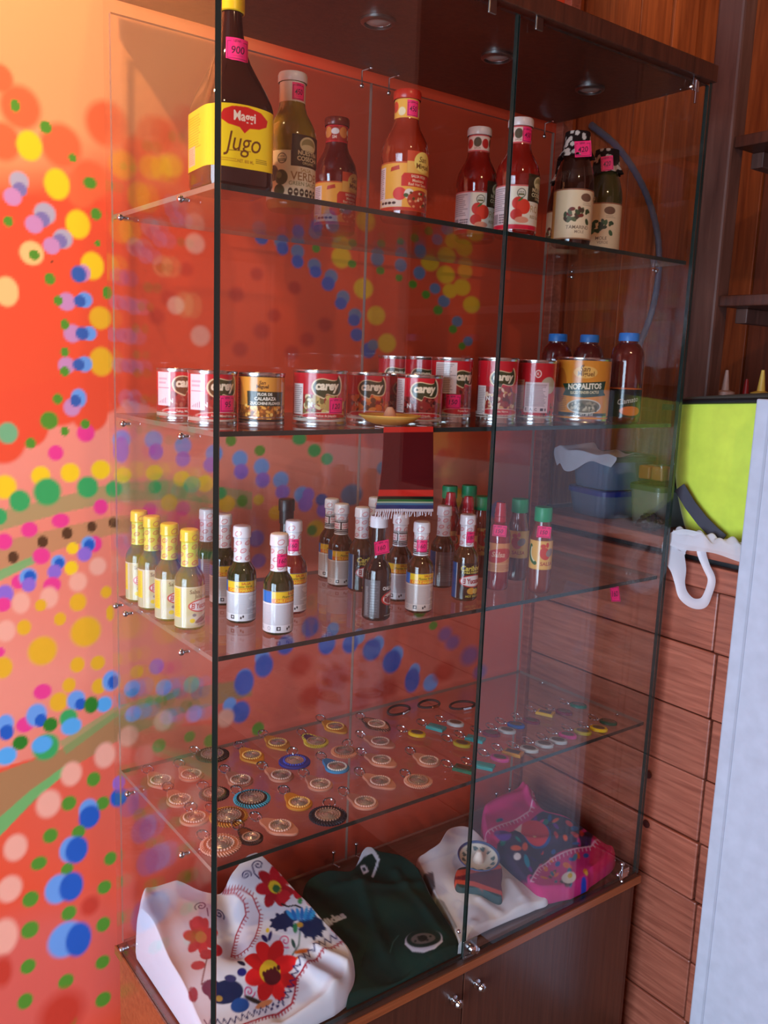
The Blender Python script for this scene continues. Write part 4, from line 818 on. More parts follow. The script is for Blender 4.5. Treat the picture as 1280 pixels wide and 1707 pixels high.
# ------------------------------------------------ two mole jars with polka-dot cloth covers, and a third behind
def polka(seed):
    rng = np.random.RandomState(seed); nu, nv = 90, 46; U, V = np.meshgrid(np.linspace(-math.pi, math.pi, nu), np.linspace(0, 1, nv))
    z = .150 + V * .048; r = np.interp(V, [0, .12, .3, .6, .9, 1.0], [.031, .0285, .024, .0225, .0215, .002]) * (1 + .09 * (1 - V) * np.sin(7 * U + seed)) ; z = np.where(V > .9, .193 + (V - .9) * .02, z)
    colr = np.empty(U.shape + (3,)); colr[:] = s2l((24, 18, 18))
    for i in range(34):
        a, b_ = rng.uniform(-math.pi, math.pi), rng.uniform(0, .92); d = np.hypot(((U - a + math.pi) % (2 * math.pi) - math.pi) * 2.4, (V - b_) * 5); colr[d < .42] = s2l((200, 186, 176))
    return colour_grid('cloth_cover', np.stack([r * np.sin(U), -r * np.cos(U), z], -1), colr, CLOTHP)
def lab_mole(g):
    c = Canvas(12.4, 8.4, 16, (232, 204, 164)); c.rect(0, 8.2, 12.4, 8.4, (150, 70, 40)); c.rect(0, 0, 12.4, .2, (150, 90, 50)); c.rect(0, .2, 1.9, 8.2, (224, 170, 90)); c.lines_of_print(.2, .6, 1.5, 1.2, 2, (110, 70, 40), .8); c.ell(7.9, 7.0, 1.1, .7, (120, 84, 64)); c.lines_of_print(7.2, 5.6, 9.2, 6.2, 2, (150, 120, 100), .5)
    rng = np.random.RandomState(9)
    for i in range(22): c.ell(6.4 + rng.uniform(-2.2, 2.2), 4.0 + rng.uniform(-1.1, 1.2), .55, .32, [(60, 74, 44), (120, 44, 34), (70, 50, 36), (90, 96, 60)][i % 4] if g == 0 else [(40, 74, 44), (60, 96, 60), (34, 60, 40)][i % 3], rng.uniform(0, 3))
    c.text('TAMARIND' if g == 0 else 'MOLE', 6.6, 2.0, .6, (110, 84, 66), 4.6, .01); c.text('MOLE' if g == 0 else 'VERDE', 6.9, 1.25, .5, (140, 110, 90), 2.6, .01); return c
JP = [(0.0, 0.0), (0.030, 0.0), (0.0335, 0.003), (0.0345, 0.008), (0.0345, 0.104), (0.0335, 0.116), (0.0285, 0.136), (0.0235, 0.150), (0.0215, 0.162), (0.0215, 0.186)]
MOLE = [(950, .060, (44, 20, 12), 0, '420', 12, 'dark mole jar with black polka-dot cloth cover and large pink tag', (math.radians(24), .172, 3.0, 2.6)),
        (999, .105, (70, 66, 34), 1, '420', -6, 'greenish mole jar with polka-dot cloth cover half behind the dark one', (math.radians(22), .176, 2.2, 2.6)),
        (935, .215, (60, 26, 18), 0, None, -40, 'mole jar with polka-dot cloth cover standing behind the other two', None)]
for i, (px, Y, lc, g, num, turn, label, tg) in enumerate(MOLE):
    P = atY(px, Y, Z1); t = spawn('mole_jar', [('body', MB().lathe(JP, 36).mesh('body', liquid('mole_%d' % i, lc))), ('label', cyl_label('label', lab_mole(g), 0.0349, 0.010, PAPER)), ('cloth_cover', polka(i + 3))], P, facing(P) + math.radians(turn), label, 'jar', 'mole jars with cloth covers')
    if tg: o = obj('price_tag', tag_mesh(num, 0.030, tg[1] - .012, tg[0], tg[2], tg[3], tilt=.12, flat=True), t); o.rotation_euler = (0, 0, math.radians(8))

# ------------------------------------------------ cans, second shelf
TIN = mat('tinned_steel', (190, 188, 184), 0.22, 1.0)
def can_parts(r, h, label_cv, lab_h, z0=None):
    k = MB().lathe([(0.0, .0012), (r * .86, .0012), (r * .9, .0), (r * .99, .0), (r, .0022), (r * .975, .0045), (r * .972, h * .06 + .004), (r * .985, h * .07 + .005), (r * .972, h * .09 + .006), (r * .972, h - .006), (r * .985, h - .0042), (r, h - .0022), (r * .99, h), (r * .93, h), (r * .9, h - .0035), (0, h - .0035)], 40, cap=False)
    zz = (h - lab_h * .01) * .62 if z0 is None else z0
    return [('tin', k.mesh('tin', TIN)), ('label', cyl_label('label', label_cv, r * .978, zz, GLOSSP))]
def bubble(c, u, v, s, text='carey'):
    P = [(-2.0, -.2), (-1.9, .45), (-1.4, .95), (-.6, 1.1), (.3, .95), (1.0, .9), (1.5, 1.1), (1.55, 1.55), (2.0, 1.0), (2.15, .2), (2.0, -.55), (1.5, -1.0), (.6, -1.0), (-.1, -.85), (-.35, -1.4), (-.9, -1.25), (-1.6, -.9)]
    # smooth the outline a little
    P = np.array(P); Q = []
    for i in range(len(P)):
        a, b_, d, e = P[i - 1], P[i], P[(i + 1) % len(P)], P[(i + 2) % len(P)]
        for t_ in (0, .34, .67):
            Q.append(.5 * ((2 * b_) + (-a + d) * t_ + (2 * a - 5 * b_ + 4 * d - e) * t_ ** 2 + (-a + 3 * b_ - 3 * d + e) * t_ ** 3))
    Q = np.array(Q); c.poly(Q * s * 1.1 + (u, v), (228, 196, 150)); c.poly(Q * s * .98 + (u, v), (58, 62, 32)); c.text(text, u + .02 * s, v - .12 * s, 1.25 * s, (240, 218, 186), 3.35 * s, .045, .12)
def food(c, u0, v0, u1, v1, cols, n, rs, seed):
    rng = np.random.RandomState(seed)
    for i in range(n): c.ell(rng.uniform(u0, u1), rng.uniform(v0, v1), rs * rng.uniform(.7, 1.3), rs * rng.uniform(.5, 1.0), cols[i % len(cols)], rng.uniform(0, 3))
def carey(W, H, foodc, fs, left=None, sticker=None, ribbon_txt='Nachos de Jalapeño', logo_u=None, tall=False, seed=1):
    c = Canvas(W, H, 15, (196, 28, 40)); u = W * .5 if logo_u is None else logo_u; s = 1.12
    lo = H * .1; c.rect(0, lo, W, H * .56, (150, 40, 34)); food(c, u - 3.6, lo + .2, u + 3.2, H * .52, foodc, 70, fs, seed)
    c.rect(0, H * .55, W, H, (198, 26, 38)); c.ell(u + 3.4, H * .52, 1.6, .8, (206, 60, 52)); bubble(c, u, H * .70, s)
    c.rect(0, 0, W, lo, (200, 190, 176)); c.ell(u - .2, lo * .9 + .15, 4.0, .62, (226, 190, 170)); c.ell(u - .2, lo * .9 + .15, 3.85, .5, (200, 34, 40)); c.text(ribbon_txt, u - .1, lo * .9 + .2, .42, (244, 214, 190), 4.6, .02); c.text('N', u - 2.6, H * .34, .7, (240, 230, 220), 1.0, .04)
    if left: c.rect(left[0], left[1] * H, left[2], left[3] * H, (232, 214, 206)); c.lines_of_print(left[0] + .15, left[1] * H + .2, left[2] - .15, left[3] * H - .2, int((left[3] - left[1]) * H * 3.2), (90, 70, 74), .6)
    if sticker: c.rect(sticker[0], sticker[1], sticker[2], sticker[3], (240, 226, 230)); c.lines_of_print(sticker[0] + .3, sticker[1] + (sticker[3] - sticker[1]) * .62, sticker[2] - .3, sticker[1] + (sticker[3] - sticker[1]) * .86, 2, (206, 170, 190), .8); c.rect(sticker[0] + .15, sticker[1] + (sticker[3] - sticker[1]) * .52, sticker[2] - .15, sticker[1] + (sticker[3] - sticker[1]) * .54, (190, 120, 150)); \
        [c.rect(sticker[0] + .4 + .35 * i, sticker[1] + .35, sticker[0] + .52 + .35 * i, sticker[1] + .6 + (i * 37 % 9) * .15, (170, 120, 150)) for i in range(5)]
    return c
NAC = [(206, 176, 100), (186, 150, 80), (226, 206, 150), (120, 100, 50)]; CAR = [(226, 110, 40), (236, 140, 60), (206, 84, 34), (110, 60, 30)]; BEA = [(110, 34, 28), (140, 50, 40), (80, 24, 20), (170, 90, 70)]; MIX = [(150, 60, 40), (206, 150, 90), (100, 40, 30), (226, 190, 160)]
P_a = can_parts(.0365, .077, carey(14, 7.0, BEA, .3, None, (3.2, 1.6, 5.9, 6.7), 'Salsa Mexicana', 8.6, seed=2), 7.0)
P_d = can_parts(.0425, .083, carey(15.5, 7.4, NAC, .45, (2.3, 1.0 / 7.4, 4.7, .76), None, 'Nachos de Jalapeño', 8.6, seed=3), 7.4)
P_e = can_parts(.0365, .081, carey(13, 7.2, CAR, .6, None, None, 'Zanahorias', 6.8, seed=4), 7.2)
P_h = can_parts(.0395, .080, carey(14.5, 7.2, BEA, .28, (2.0, .18, 4.4, .95), None, 'Chili Chipotle', 8.0, seed=5), 7.2)
P_t = can_parts(.0368, .112, carey(13, 9.6, MIX, .4, None, None, 'Frijoles', 6.2, tall=True, seed=6), 9.6)
P_i = can_parts(.0372, .111, carey(13.4, 9.6, BEA, .3, (3.6, .42, 7.6, .97), None, 'Frijoles Bayos', 9.4, seed=7), 9.6)
P_j = can_parts(.0368, .114, carey(13.4, 9.8, MIX, .35, (2.2, .04, 4.3, .56), None, 'Frijoles Negros', 7.4, seed=8), 9.8)
c = Canvas(13.0, 9.8, 15, (196, 30, 40)); food(c, 1, .6, 12, 2.6, BEA, 60, .3, 12); c.rect(1.5, 1.5, 4.2, 6.8, (206, 150, 120)); c.lines_of_print(1.7, 1.8, 4.0, 6.6, 14, (150, 90, 80), .6); c.ell(8.9, 5.9, 1.6, 1.5, (186, 170, 140)); c.ell(6.7, 7.9, .6, .7, (240, 210, 200)); c.ell(6.7, 7.9, .42, .52, (196, 30, 40)); c.text('K', 6.7, 7.9, .5, (240, 210, 200), .5, .03)
c.rect(4.4, 1.0, 8.9, 6.4, (222, 196, 196)); c.lines_of_print(4.7, 2.1, 8.7, 6.1, 17, (90, 66, 74), .7)
for i, q in enumerate(((4.9, 'E'), (5.8, 'A'), (6.7, 'C'))): c.text(q[1], q[0] - .1, 1.55, .5, (60, 40, 50), .5)
c.rect(7.4, 1.3, 8.0, 1.8, (50, 34, 44)); c.ell(8.4, 1.55, .14, .26, (50, 34, 44)); c.rect(0, 0, 13, .5, (190, 176, 160)); P_k = can_parts(.0362, .113, c, 9.8)
c = Canvas(12.4, 7.0, 16, (222, 148, 56)); c.rect(0, 0, 12.4, 2.4, (150, 84, 30)); food(c, .3, .5, 12.2, 2.5, [(236, 168, 70), (206, 120, 40), (120, 70, 26), (246, 200, 110)], 120, .3, 11); c.rect(0, 6.55, 12.4, 7.0, (34, 30, 24)); c.rect(0, 0, 12.4, .35, (34, 30, 24)); c.text('San', 6.6, 5.75, .55, (70, 40, 20), 1.2, .02, .2); c.text('Miguel', 6.6, 5.1, .7, (80, 46, 20), 3.2, .03); c.poly([(4.3, 2.35), (10.1, 2.3), (10.3, 4.4), (4.2, 4.5)], (40, 48, 30)); c.text('FLOR DE', 7.0, 4.05, .44, (240, 230, 210), 2.8, .03); c.text('CALABAZA', 7.1, 3.4, .5, (240, 230, 210), 3.6, .03); c.text('ZUCCHINI FLOWER', 7.2, 2.72, .42, (240, 230, 210), 5.2, .03); c.lines_of_print(1.0, 2.8, 2.4, 6.3, 9, (110, 70, 30), .6); P_c = can_parts(.0358, .076, c, 6.9)
c = Canvas(19, 10.6, 16, (222, 140, 44)); c.ell(4.6, 6.0, 1.5, 3.2, (190, 104, 34)); c.text('San', 9.6, 9.3, 1.05, (110, 66, 24), 2.2, .01, .2); c.ell(9.6, 8.5, 2.2, 1.1, (236, 180, 90)); c.text('San', 9.5, 9.1, 1.0, (110, 66, 24), 2.0, .01, .2); c.text('Miguel', 9.7, 8.1, 1.15, (116, 72, 26), 4.0, .02)
c.poly([(5.2, 6.3), (14.0, 7.0), (13.6, 5.0), (14.2, 4.4), (9.6, 3.9), (5.4, 4.2), (5.9, 5.2)], (34, 66, 46)); c.text('NOPALITOS', 9.7, 5.95, 1.05, (240, 232, 206), 6.4, .04, 0, .05); c.text('SLICED TENDER CACTUS', 9.7, 4.85, .5, (232, 214, 160), 5.4, .02, 0, .05); c.rect(4.5, 0.5, 15, 1.1, (60, 70, 66)); c.ell(9.8, 2.3, 3.3, 1.35, (206, 200, 180)); c.ell(9.8, 2.3, 3.0, 1.15, (110, 104, 80)); food(c, 7.4, 1.6, 12.2, 3.0, [(150, 140, 110), (80, 84, 60), (190, 180, 150)], 40, .32, 13); c.text('NET WT 28 OZ', 9.7, .82, .4, (220, 214, 200), 5.0); c.lines_of_print(5.0, 1.4, 6.4, 4.0, 8, (90, 70, 40), .6); P_n = can_parts(.052, .121, c, 10.6)
CANS = [(300, .255, P_a, .0365, -6, None, 'small red can with white sticker, half hidden behind its twin'),
 (354, .150, P_a, .0365, 0, ('95', 38, .0365), 'small red can with white sticker and pink tag at the cabinet corner'),
 (435, .135, P_c, .0358, -4, None, 'small orange and black can of zucchini flower'),
 (532, .115, P_d, .0425, 4, ('120', 34, .0425), 'wide red can of jalapeño slices with pink tag and white side panel'),
 (613, .145, P_e, .0365, 4, None, 'small red can with orange carrots behind the yellow sombrero'),
 (660, .190, P_h, .0395, 14, None, 'small dark red can squeezed behind the front can beside the sombrero'),
 (697, .105, P_h, .0395, 2, None, 'small dark red can with beige side panel just behind the sombrero'),
 (658, .336, P_t, .0368, 4, None, 'tall red can in the back row above the sombrero, first of two'),
 (703, .252, P_t, .0368, 2, None, 'tall red can in the back row above the sombrero, second of two'),
 (749, .130, P_i, .0372, 0, ('150', 8, .0372), 'tall red can with broad white sticker and pink tag'),
 (825, .095, P_j, .0368, 6, None, 'tall red can with green logo behind the door seam'),
 (838, .265, P_t, .0368, 10, None, 'tall red can standing in the back row behind the door seam'),
 (889, .085, P_k, .0362, 2, None, 'tall red can turned to its printed ingredients panel'),
 (966, .068, P_n, .052, 4, None, 'large orange can of sliced cactus')]
for px, Y, parts, r, turn, tg, label in CANS:
    P = atY(px, Y, Z2); t = spawn('food_can', parts, P, facing(P) + math.radians(turn), label, 'can', 'cans on the second shelf')
    if tg: obj('price_tag', tag_mesh(tg[0], r * .985, .030 if r < .0371 or r > .04 else .036, math.radians(tg[1]), 2.6, 2.4), t)
# juice bottles with blue lids
JB = [(0.0, 0.0), (0.027, 0.0), (0.031, 0.004), (0.032, 0.012), (0.032, 0.05), (0.0305, 0.056), (0.0305, 0.062), (0.032, 0.068), (0.032, 0.112), (0.0315, 0.128), (0.028, 0.142), (0.021, 0.150), (0.0175, 0.153), (0.0175, 0.162)]
jb = MB().lathe(JB, 36).mesh('body', liquid('dark_red_juice', (92, 24, 22))); jc = MB().lathe([(0.0, .156), (.0195, .156), (.0198, .158), (.0195, .169), (.0185, .1715), (0, .172)], 30, cap=False).mesh('cap', mat('blue_lid', (40, 128, 214), 0.4))
c = Canvas(11.5, 5.6, 15, (28, 26, 28)); c.text('Clamato', 6.6, 3.2, 1.0, (190, 176, 160), 4.2, .01, .2, .2); c.ell(7.2, 1.2, 2.2, .9, (206, 96, 40)); c.rect(0, 5.3, 11.5, 5.6, (190, 90, 40)); jl = cyl_label('label', c, .0324, .012, GLOSSP)
for px, Y, label in ((921, .250, 'blue-lidded red juice bottle farthest back, left of the cactus can'), (973, .200, 'blue-lidded red juice bottle directly behind the cactus can'), (1037, .052, 'blue-lidded red juice bottle at the end, right of the cactus can')):
    P = atY(px, Y, Z2); spawn('juice_bottle', [('body', jb), ('label', jl), ('cap', jc)], P, facing(P), label, 'bottle', 'juice bottles with blue lids')

# ------------------------------------------------ small sombreros with serapes
def sombrero(name, label, loc, rb, hc, brim, edge, crown, rz=0.0, deco=None):
    t = thing(name, label, 'sombrero', loc, rz)
    n, m = 56, 16; U, V = np.meshgrid(np.linspace(0, 2 * math.pi, n + 1), np.linspace(0, 1, m)); r = rb * (.24 + .76 * V); z = .002 + .30 * rb * V ** 2.6
    cc = np.empty(U.shape + (3,)); cc[:] = s2l(brim); cc[V > .90] = s2l(edge)
    if deco is not None:
        for i in range(12): d = np.hypot((U - i * math.pi / 6) * r * 60, (V - .62) * rb * 55); cc[d < .32] = s2l(deco)
    obj('brim', colour_grid('brim', np.stack([r * np.cos(U), r * np.sin(U), z], -1), cc, CLOTHP), t)
    MB().lathe([(rb * .27, .001), (rb * .27, .004), (rb * .235, hc * .4), (rb * .17, hc * .75), (rb * .09, hc * .97), (0, hc)], 28, cap=False).build('crown', crown, t)
    MB().torus((0, 0, .30 * rb + .002), rb, .0014, 56, 6).build('brim_edge', mat('hat_edge_%d' % edge[2], edge, 0.7), t)
    return t
P = atY(649, .056, Z2)
sombrero('mini_sombrero', 'mini yellow straw sombrero lying at the front edge of the can shelf', (P[0], .056, Z2), .048, .030, (226, 150, 60), (226, 176, 80), mat('pale_felt', (232, 170, 130), 0.8))
def serape_canvas(w, h, top=.9):
    c = Canvas(w, h, 16, (92, 16, 22)); c.rect(0, h - top, w, h, (226, 52, 40))
    y = h * .155
    for col, d in (((226, 52, 40), .95), ((24, 34, 24), .34), ((34, 110, 56), .34), ((120, 186, 110), .14), ((206, 226, 206), .22), ((70, 140, 176), .26), ((24, 70, 130), .55), ((16, 40, 90), .3)): pass
    bands = [((226, 52, 40), 1.0), ((24, 34, 24), .45), ((34, 120, 60), .36), ((190, 216, 180), .22), ((60, 130, 170), .3), ((22, 60, 120), .6), ((230, 224, 232), .42)]
    y = sum(b_[1] for b_ in bands)
    for col, d in bands: c.rect(0, y - d, w, y, col); y -= d
    return c
# hanging serape: two thin woven faces just inside the glass door
tl, tr_ = hit(640, 712, 1, .0075), hit(722, 711, 1, .0075); bl, br = hit(626, 853, 1, .0075), hit(722, 853, 1, .0075)
w = (br[0] - bl[0]) * 100; h = (tl[2] - bl[2]) * 100; c = serape_canvas(w, h, .8)
def spos(U, V):
    u, v_ = U / w, V / h; x = (bl[0] * (1 - u) + br[0] * u) * (1 - v_) + (tl[0] * (1 - u) + tr_[0] * u) * v_; z = (bl[2] * (1 - u) + br[2] * u) * (1 - v_) + (tl[2] * (1 - u) + tr_[2] * u) * v_
    x = x + .004 * np.sin(v_ * math.pi) * (1 - u); return np.stack([x - bl[0], .0012 * np.sin(u * 6.0) * (1 - v_), z - bl[2]], -1)
sr = thing('mini_serape', 'small dark red striped serape hanging from the can shelf edge', 'serape', (bl[0], .0080, bl[2]))
o = obj('woven_cloth', c.mesh('woven_cloth', spos, CLOTHP), sr); sm_ = o.modifiers.new('thickness', 'SOLIDIFY'); sm_.thickness = 0.0014; sm_.offset = 0
mb = MB()
for i in range(26):
    u = (i + .5) / 26; x = (br[0] - bl[0]) * u; mb.tube([(x, 0, .001), (x + random.uniform(-.002, .002), random.uniform(0, .002), -.005), (x + random.uniform(-.003, .003), random.uniform(-.001, .003), -.011 - random.random() * .004)], .0008, 5)
mb.build('fringe', mat('white_yarn', (228, 222, 230), 0.9), sr)
mb = MB(); mb.tube([(tl[0] - bl[0] + .006, 0, tl[2] - bl[2] - .002), (tl[0] - bl[0] + .006, .006, Z2 - bl[2] + .0012), (tl[0] - bl[0] + .006, .03, Z2 - bl[2] + .0012)], .0009, 6); mb.tube([(tr_[0] - bl[0] - .008, 0, tl[2] - bl[2] - .002), (tr_[0] - bl[0] - .008, .006, Z2 - bl[2] + .0012), (tr_[0] - bl[0] - .008, .03, Z2 - bl[2] + .0012)], .0009, 6)
mb.build('hanging_cord', mat('white_yarn'), sr)
# ================================================================== KEYRINGS ON THE FOURTH SHELF
LEATH = {k: mat('leather_' + k, c, 0.55, bump=0.3, bscale=400) for k, c in dict(tan=(196, 132, 110), mustard=(196, 128, 46), brown=(120, 64, 36), blue=(34, 52, 150), purple=(70, 42, 96), navy=(44, 42, 58), black=(40, 32, 34), cyan=(40, 140, 196), pinkish=(216, 146, 120), olive=(120, 128, 84)).items()}
CONCHO = mat('engraved_silver_disc', (206, 190, 180), 0.2, 0.7, bump=0.9, bscale=320)
def polar(R, tab, tip, st=.42, sp_=.5, n=72, sy=1.0):
    pts = []
    for i in range(n):
        a = 2 * math.pi * i / n; da = abs((a - math.pi + math.pi) % (2 * math.pi) - math.pi); db = math.pi - da
        # a=pi is the key-ring end, a=0 the free tip
        dt = abs(math.pi - a); dz = min(a, 2 * math.pi - a)
        r = R + max(0, tab - R) * math.exp(-(dt / st) ** 2) + max(0, tip - R) * math.exp(-(dz / sp_) ** 2); pts.append((r * math.cos(a), r * math.sin(a) * sy))
    return pts
_KM = {}
def keymesh(kind, colr, braid):
    key = (kind, colr, braid)
    if key in _KM: return _KM[key]
    R, tab, tip = dict(tear=(.0225, .040, .034), drop=(.0220, .041, .0), disc=(.0235, .0, .0), big=(.0290, .0, .0), small=(.0165, .034, .0))[kind]
    out = polar(R, tab, tip); parts = []
    parts.append(('leather', MB().prism(out, .0004, .0042, 0, .0014).mesh('leather', LEATH[colr])))
    rm = {'small': .0105, 'big': .0175}.get(kind, .0145)
    parts.append(('medallion', MB().lathe([(rm, .0040), (rm, .0054), (rm * .92, .0060), (rm * .84, .0054), (rm * .72, .0064), (rm * .62, .0056), (rm * .46, .0068), (rm * .38, .0058), (rm * .2, .0070), (0, .0072)], 32, cap=False).mesh('medallion', CONCHO)))
    mb = MB(); n = 26
    for i in range(n):
        a = 2 * math.pi * i / n; mb.ball(((rm + .0020) * math.cos(a), (rm + .0020) * math.sin(a), .0054), .0020, 6)
    parts.append(('stitch_ring', mb.mesh('stitch_ring', mat('stitch_' + colr, {'tan': (228, 188, 170), 'mustard': (240, 190, 110), 'blue': (60, 84, 200), 'cyan': (230, 222, 212)}.get(colr, (170, 130, 112)), 0.5))))
    if braid:
        mb = MB(); N = 40
        o2 = polar(R, tab, tip, n=N)
        for i in range(N):
            p = np.array(o2[i]); q = np.array(o2[(i + 1) % N]); d = p / (np.linalg.norm(p) + 1e-9)
            mb.tube([(*(p - d * .0032), .0046), (*(p * .5 + q * .5 + d * .0012), .0034), (*(q + d * .0006), .0008)], .00125, 6)
        parts.append(('edge_braid', mb.mesh('edge_braid', mat('lacing_%s' % braid, dict(dark=(62, 38, 34), cyan=(70, 170, 200), gold=(206, 140, 60), tan=(216, 156, 132), yellow=(206, 176, 60), pinkish=(230, 150, 110), navy=(34, 32, 46))[braid], 0.5))))
    L = max(tab, R); mb = MB()
    M = Matrix.Rotation(.35, 3, 'Y'); mb.torus((-L - .0095, 0, .0048), .0098, .0014, 26, 6, 0, M); mb.torus((-L - .0010, 0, .0040), .0036, .0008, 14, 6, 0, Matrix.Rotation(1.1, 3, 'X')); mb.ball((-L - .018, .004, .0062), .0020, 8)
    parts.append(('key_ring', mb.mesh('key_ring', CHROME)))
    _KM[key] = parts; return parts
# centre px, ring px, kind, colour, lacing, label
KEYS = [
 (255, 1304, 225, 1280, 'tear', 'tan', None, 'tan teardrop leather keyring nearest the mural behind the side pane'),
 (319, 1291, 292, 1267, 'drop', 'tan', None, 'tan leather keyring in the left back, beside the black laced disc'),
 (354, 1257, 322, 1250, 'big', 'black', 'dark', 'round black laced leather keyring at the cabinet corner edge'),
 (285, 1337, 265, 1316, 'drop', 'tan', None, 'tan leather keyring second along the left glass side'),
 (357, 1322, 330, 1305, 'disc', 'olive', 'dark', 'round olive leather keyring split by the cabinet corner edge'),
 (313, 1367, 305, 1345, 'disc', 'tan', None, 'plain round tan leather keyring third along the left glass side'),
 (376, 1360, 347, 1348, 'big', 'brown', 'gold', 'round brown leather keyring with gold laced edge'),
 (354, 1412, 315, 1393, 'big', 'tan', 'tan', 'large round tan keyring with whipstitched edge in the front corner'),
 (414, 1397, 398, 1382, 'small', 'brown', 'dark', 'small brown laced leather keyring in the front row'),
 (420, 1330, 395, 1318, 'big', 'black', 'cyan', 'round black leather keyring with light blue laced edge'),
 (401, 1300, 378, 1285, 'drop', 'tan', None, 'small tan leather keyring between the black and blue discs'),
 (420, 1259, 398, 1242, 'tear', 'mustard', None, 'mustard leather keyring beside the black disc at the back'),
 (463, 1238, 440, 1224, 'tear', 'mustard', None, 'mustard leather keyring with long pointed tip in the back row'),
 (469, 1292, 436, 1276, 'drop', 'tan', None, 'tan leather keyring just in front of the blue disc'),
 (491, 1268, 487, 1252, 'big', 'blue', None, 'round bright blue leather keyring'),
 (527, 1236, 497, 1217, 'drop', 'purple', 'yellow', 'dark purple leather keyring with yellow laced edge'),
 (559, 1211, 535, 1198, 'tear', 'mustard', None, 'mustard leather keyring farthest back beside the purple one'),
 (628, 1207, 592, 1190, 'tear', 'tan', 'dark', 'tan leather keyring with dark laced edge at the back'),
 (574, 1252, 580, 1237, 'disc', 'pinkish', 'pinkish', 'round pinkish leather keyring with scalloped laced edge'),
 (562, 1278, 540, 1264, 'drop', 'cyan', None, 'sky blue leather keyring in the middle'),
 (634, 1236, 600, 1224, 'tear', 'tan', None, 'tan pointed leather keyring, back of the column of three'),
 (636, 1267, 608, 1256, 'tear', 'tan', None, 'tan pointed leather keyring, middle of the column of three'),
 (634, 1302, 602, 1288, 'tear', 'tan', None, 'tan pointed leather keyring, front of the column of three'),
 (534, 1307, 508, 1290, 'drop', 'tan', None, 'tan leather keyring between the sky blue and mustard ones'),
 (499, 1338, 470, 1315, 'drop', 'mustard', None, 'mustard leather keyring in the middle of the front half'),
 (467, 1377, 432, 1364, 'tear', 'tan', None, 'long tan leather keyring in the front row with rounded tip'),
 (551, 1362, 553, 1340, 'big', 'navy', 'navy', 'round dark navy leather keyring close to the front edge'),
 (609, 1337, 578, 1322, 'drop', 'tan', None, 'tan leather keyring with pale medallion near the front edge'),
 (715, 1268, 680, 1250, 'drop', 'tan', None, 'tan leather keyring with long strap below the yellow tag'),
 (697, 1301, 672, 1288, 'disc', 'pinkish', 'tan', 'round brown-pink laced keyring at the end of the leather group'),
]
def lay(x, y, rx_, ry_, z=Z4):
    P = hit(x, y, 2, z + .004); Q = hit(rx_, ry_, 2, z + .004); d = P - Q; return (P[0], P[1], z), math.atan2(d[1], d[0])
KSP = []
for x, y, a, b_, kind, colr, br_, label in KEYS:
    P, rz = lay(x, y, a, b_); P = (min(max(P[0], .045), .95), min(max(P[1], .042), .345), P[2])
    KSP.append([P, rz, kind, colr, br_, label])
for it in range(60):                                 # nudge neighbours apart so that none lies inside another
    for i in range(len(KSP)):
        for j in range(i):
            a, b_ = np.array(KSP[i][0][:2]), np.array(KSP[j][0][:2]); d = a - b_; L = np.linalg.norm(d) + 1e-9
            rr = sum({'big': .0295, 'small': .018}.get(q, .0238) for q in (KSP[i][2], KSP[j][2]))
            if L < rr:
                m = d / L * (rr - L) * .5; KSP[i][0] = (*(a + m), Z4); KSP[j][0] = (*(b_ - m), Z4)
for i, (P, rz, kind, colr, br_, label) in enumerate(KSP):
    P = (min(max(P[0], .04), .95), min(max(P[1], .042), .345), Z4)
    spawn('leather_keyring', keymesh(kind, colr, br_), P, rz, label, 'keyring', 'leather keyrings on the fourth shelf')
# coloured plastic tags on the right half
PLC = dict(yellow=(222, 178, 40), teal=(24, 160, 160), white=(190, 192, 190), olive=(176, 156, 50), maroon=(120, 24, 50), blue=(40, 90, 170), mustard=(200, 140, 40), pink=(206, 70, 140), green=(20, 110, 84), dark=(12, 80, 60))
PLM = {k: mat('plastic_' + k, v_, 0.18, coat=0.5) for k, v_ in PLC.items()}; PIC = mat('tiny_picture', (96, 84, 66), 0.3, coat=0.5)
_PM = {}
def plmesh(kind, colr):
    if (kind, colr) in _PM: return _PM[(kind, colr)]
    if kind == 'oval': out = [(.0185 * math.cos(2 * math.pi * i / 40), .0128 * math.sin(2 * math.pi * i / 40)) for i in range(40)]; inn = [(.0125 * math.cos(2 * math.pi * i / 40), .0078 * math.sin(2 * math.pi * i / 40)) for i in range(40)]
    else: out = [(-.0185, -.011), (.0185, -.011), (.0185, .011), (-.0185, .011)]; inn = [(-.013, -.0066), (.013, -.0066), (.013, .0066), (-.013, .0066)]
    parts = [('tag_plate', MB().prism(out, .0004, .0062, 0, .0016, kind == 'oval').mesh('tag_plate', PLM[colr])), ('picture', MB().prism(inn, .0062, .0068).mesh('picture', PIC if colr != 'teal' else PLM['teal']))]
    mb = MB(); mb.torus((-.0335, 0, .006),   .0105, .0013, 26, 6, 0, Matrix.Rotation(.3, 3, 'Y'))
    for i in range(3): mb.torus((-.0195 - i * .0028, 0, .004 + .0006 * i), .0020, .0006, 10, 5, 0, Matrix.Rotation(1.4 * (i % 2), 3, 'X'))
    parts.append(('key_ring', mb.mesh('key_ring', CHROME))); _PM[(kind, colr)] = parts; return parts
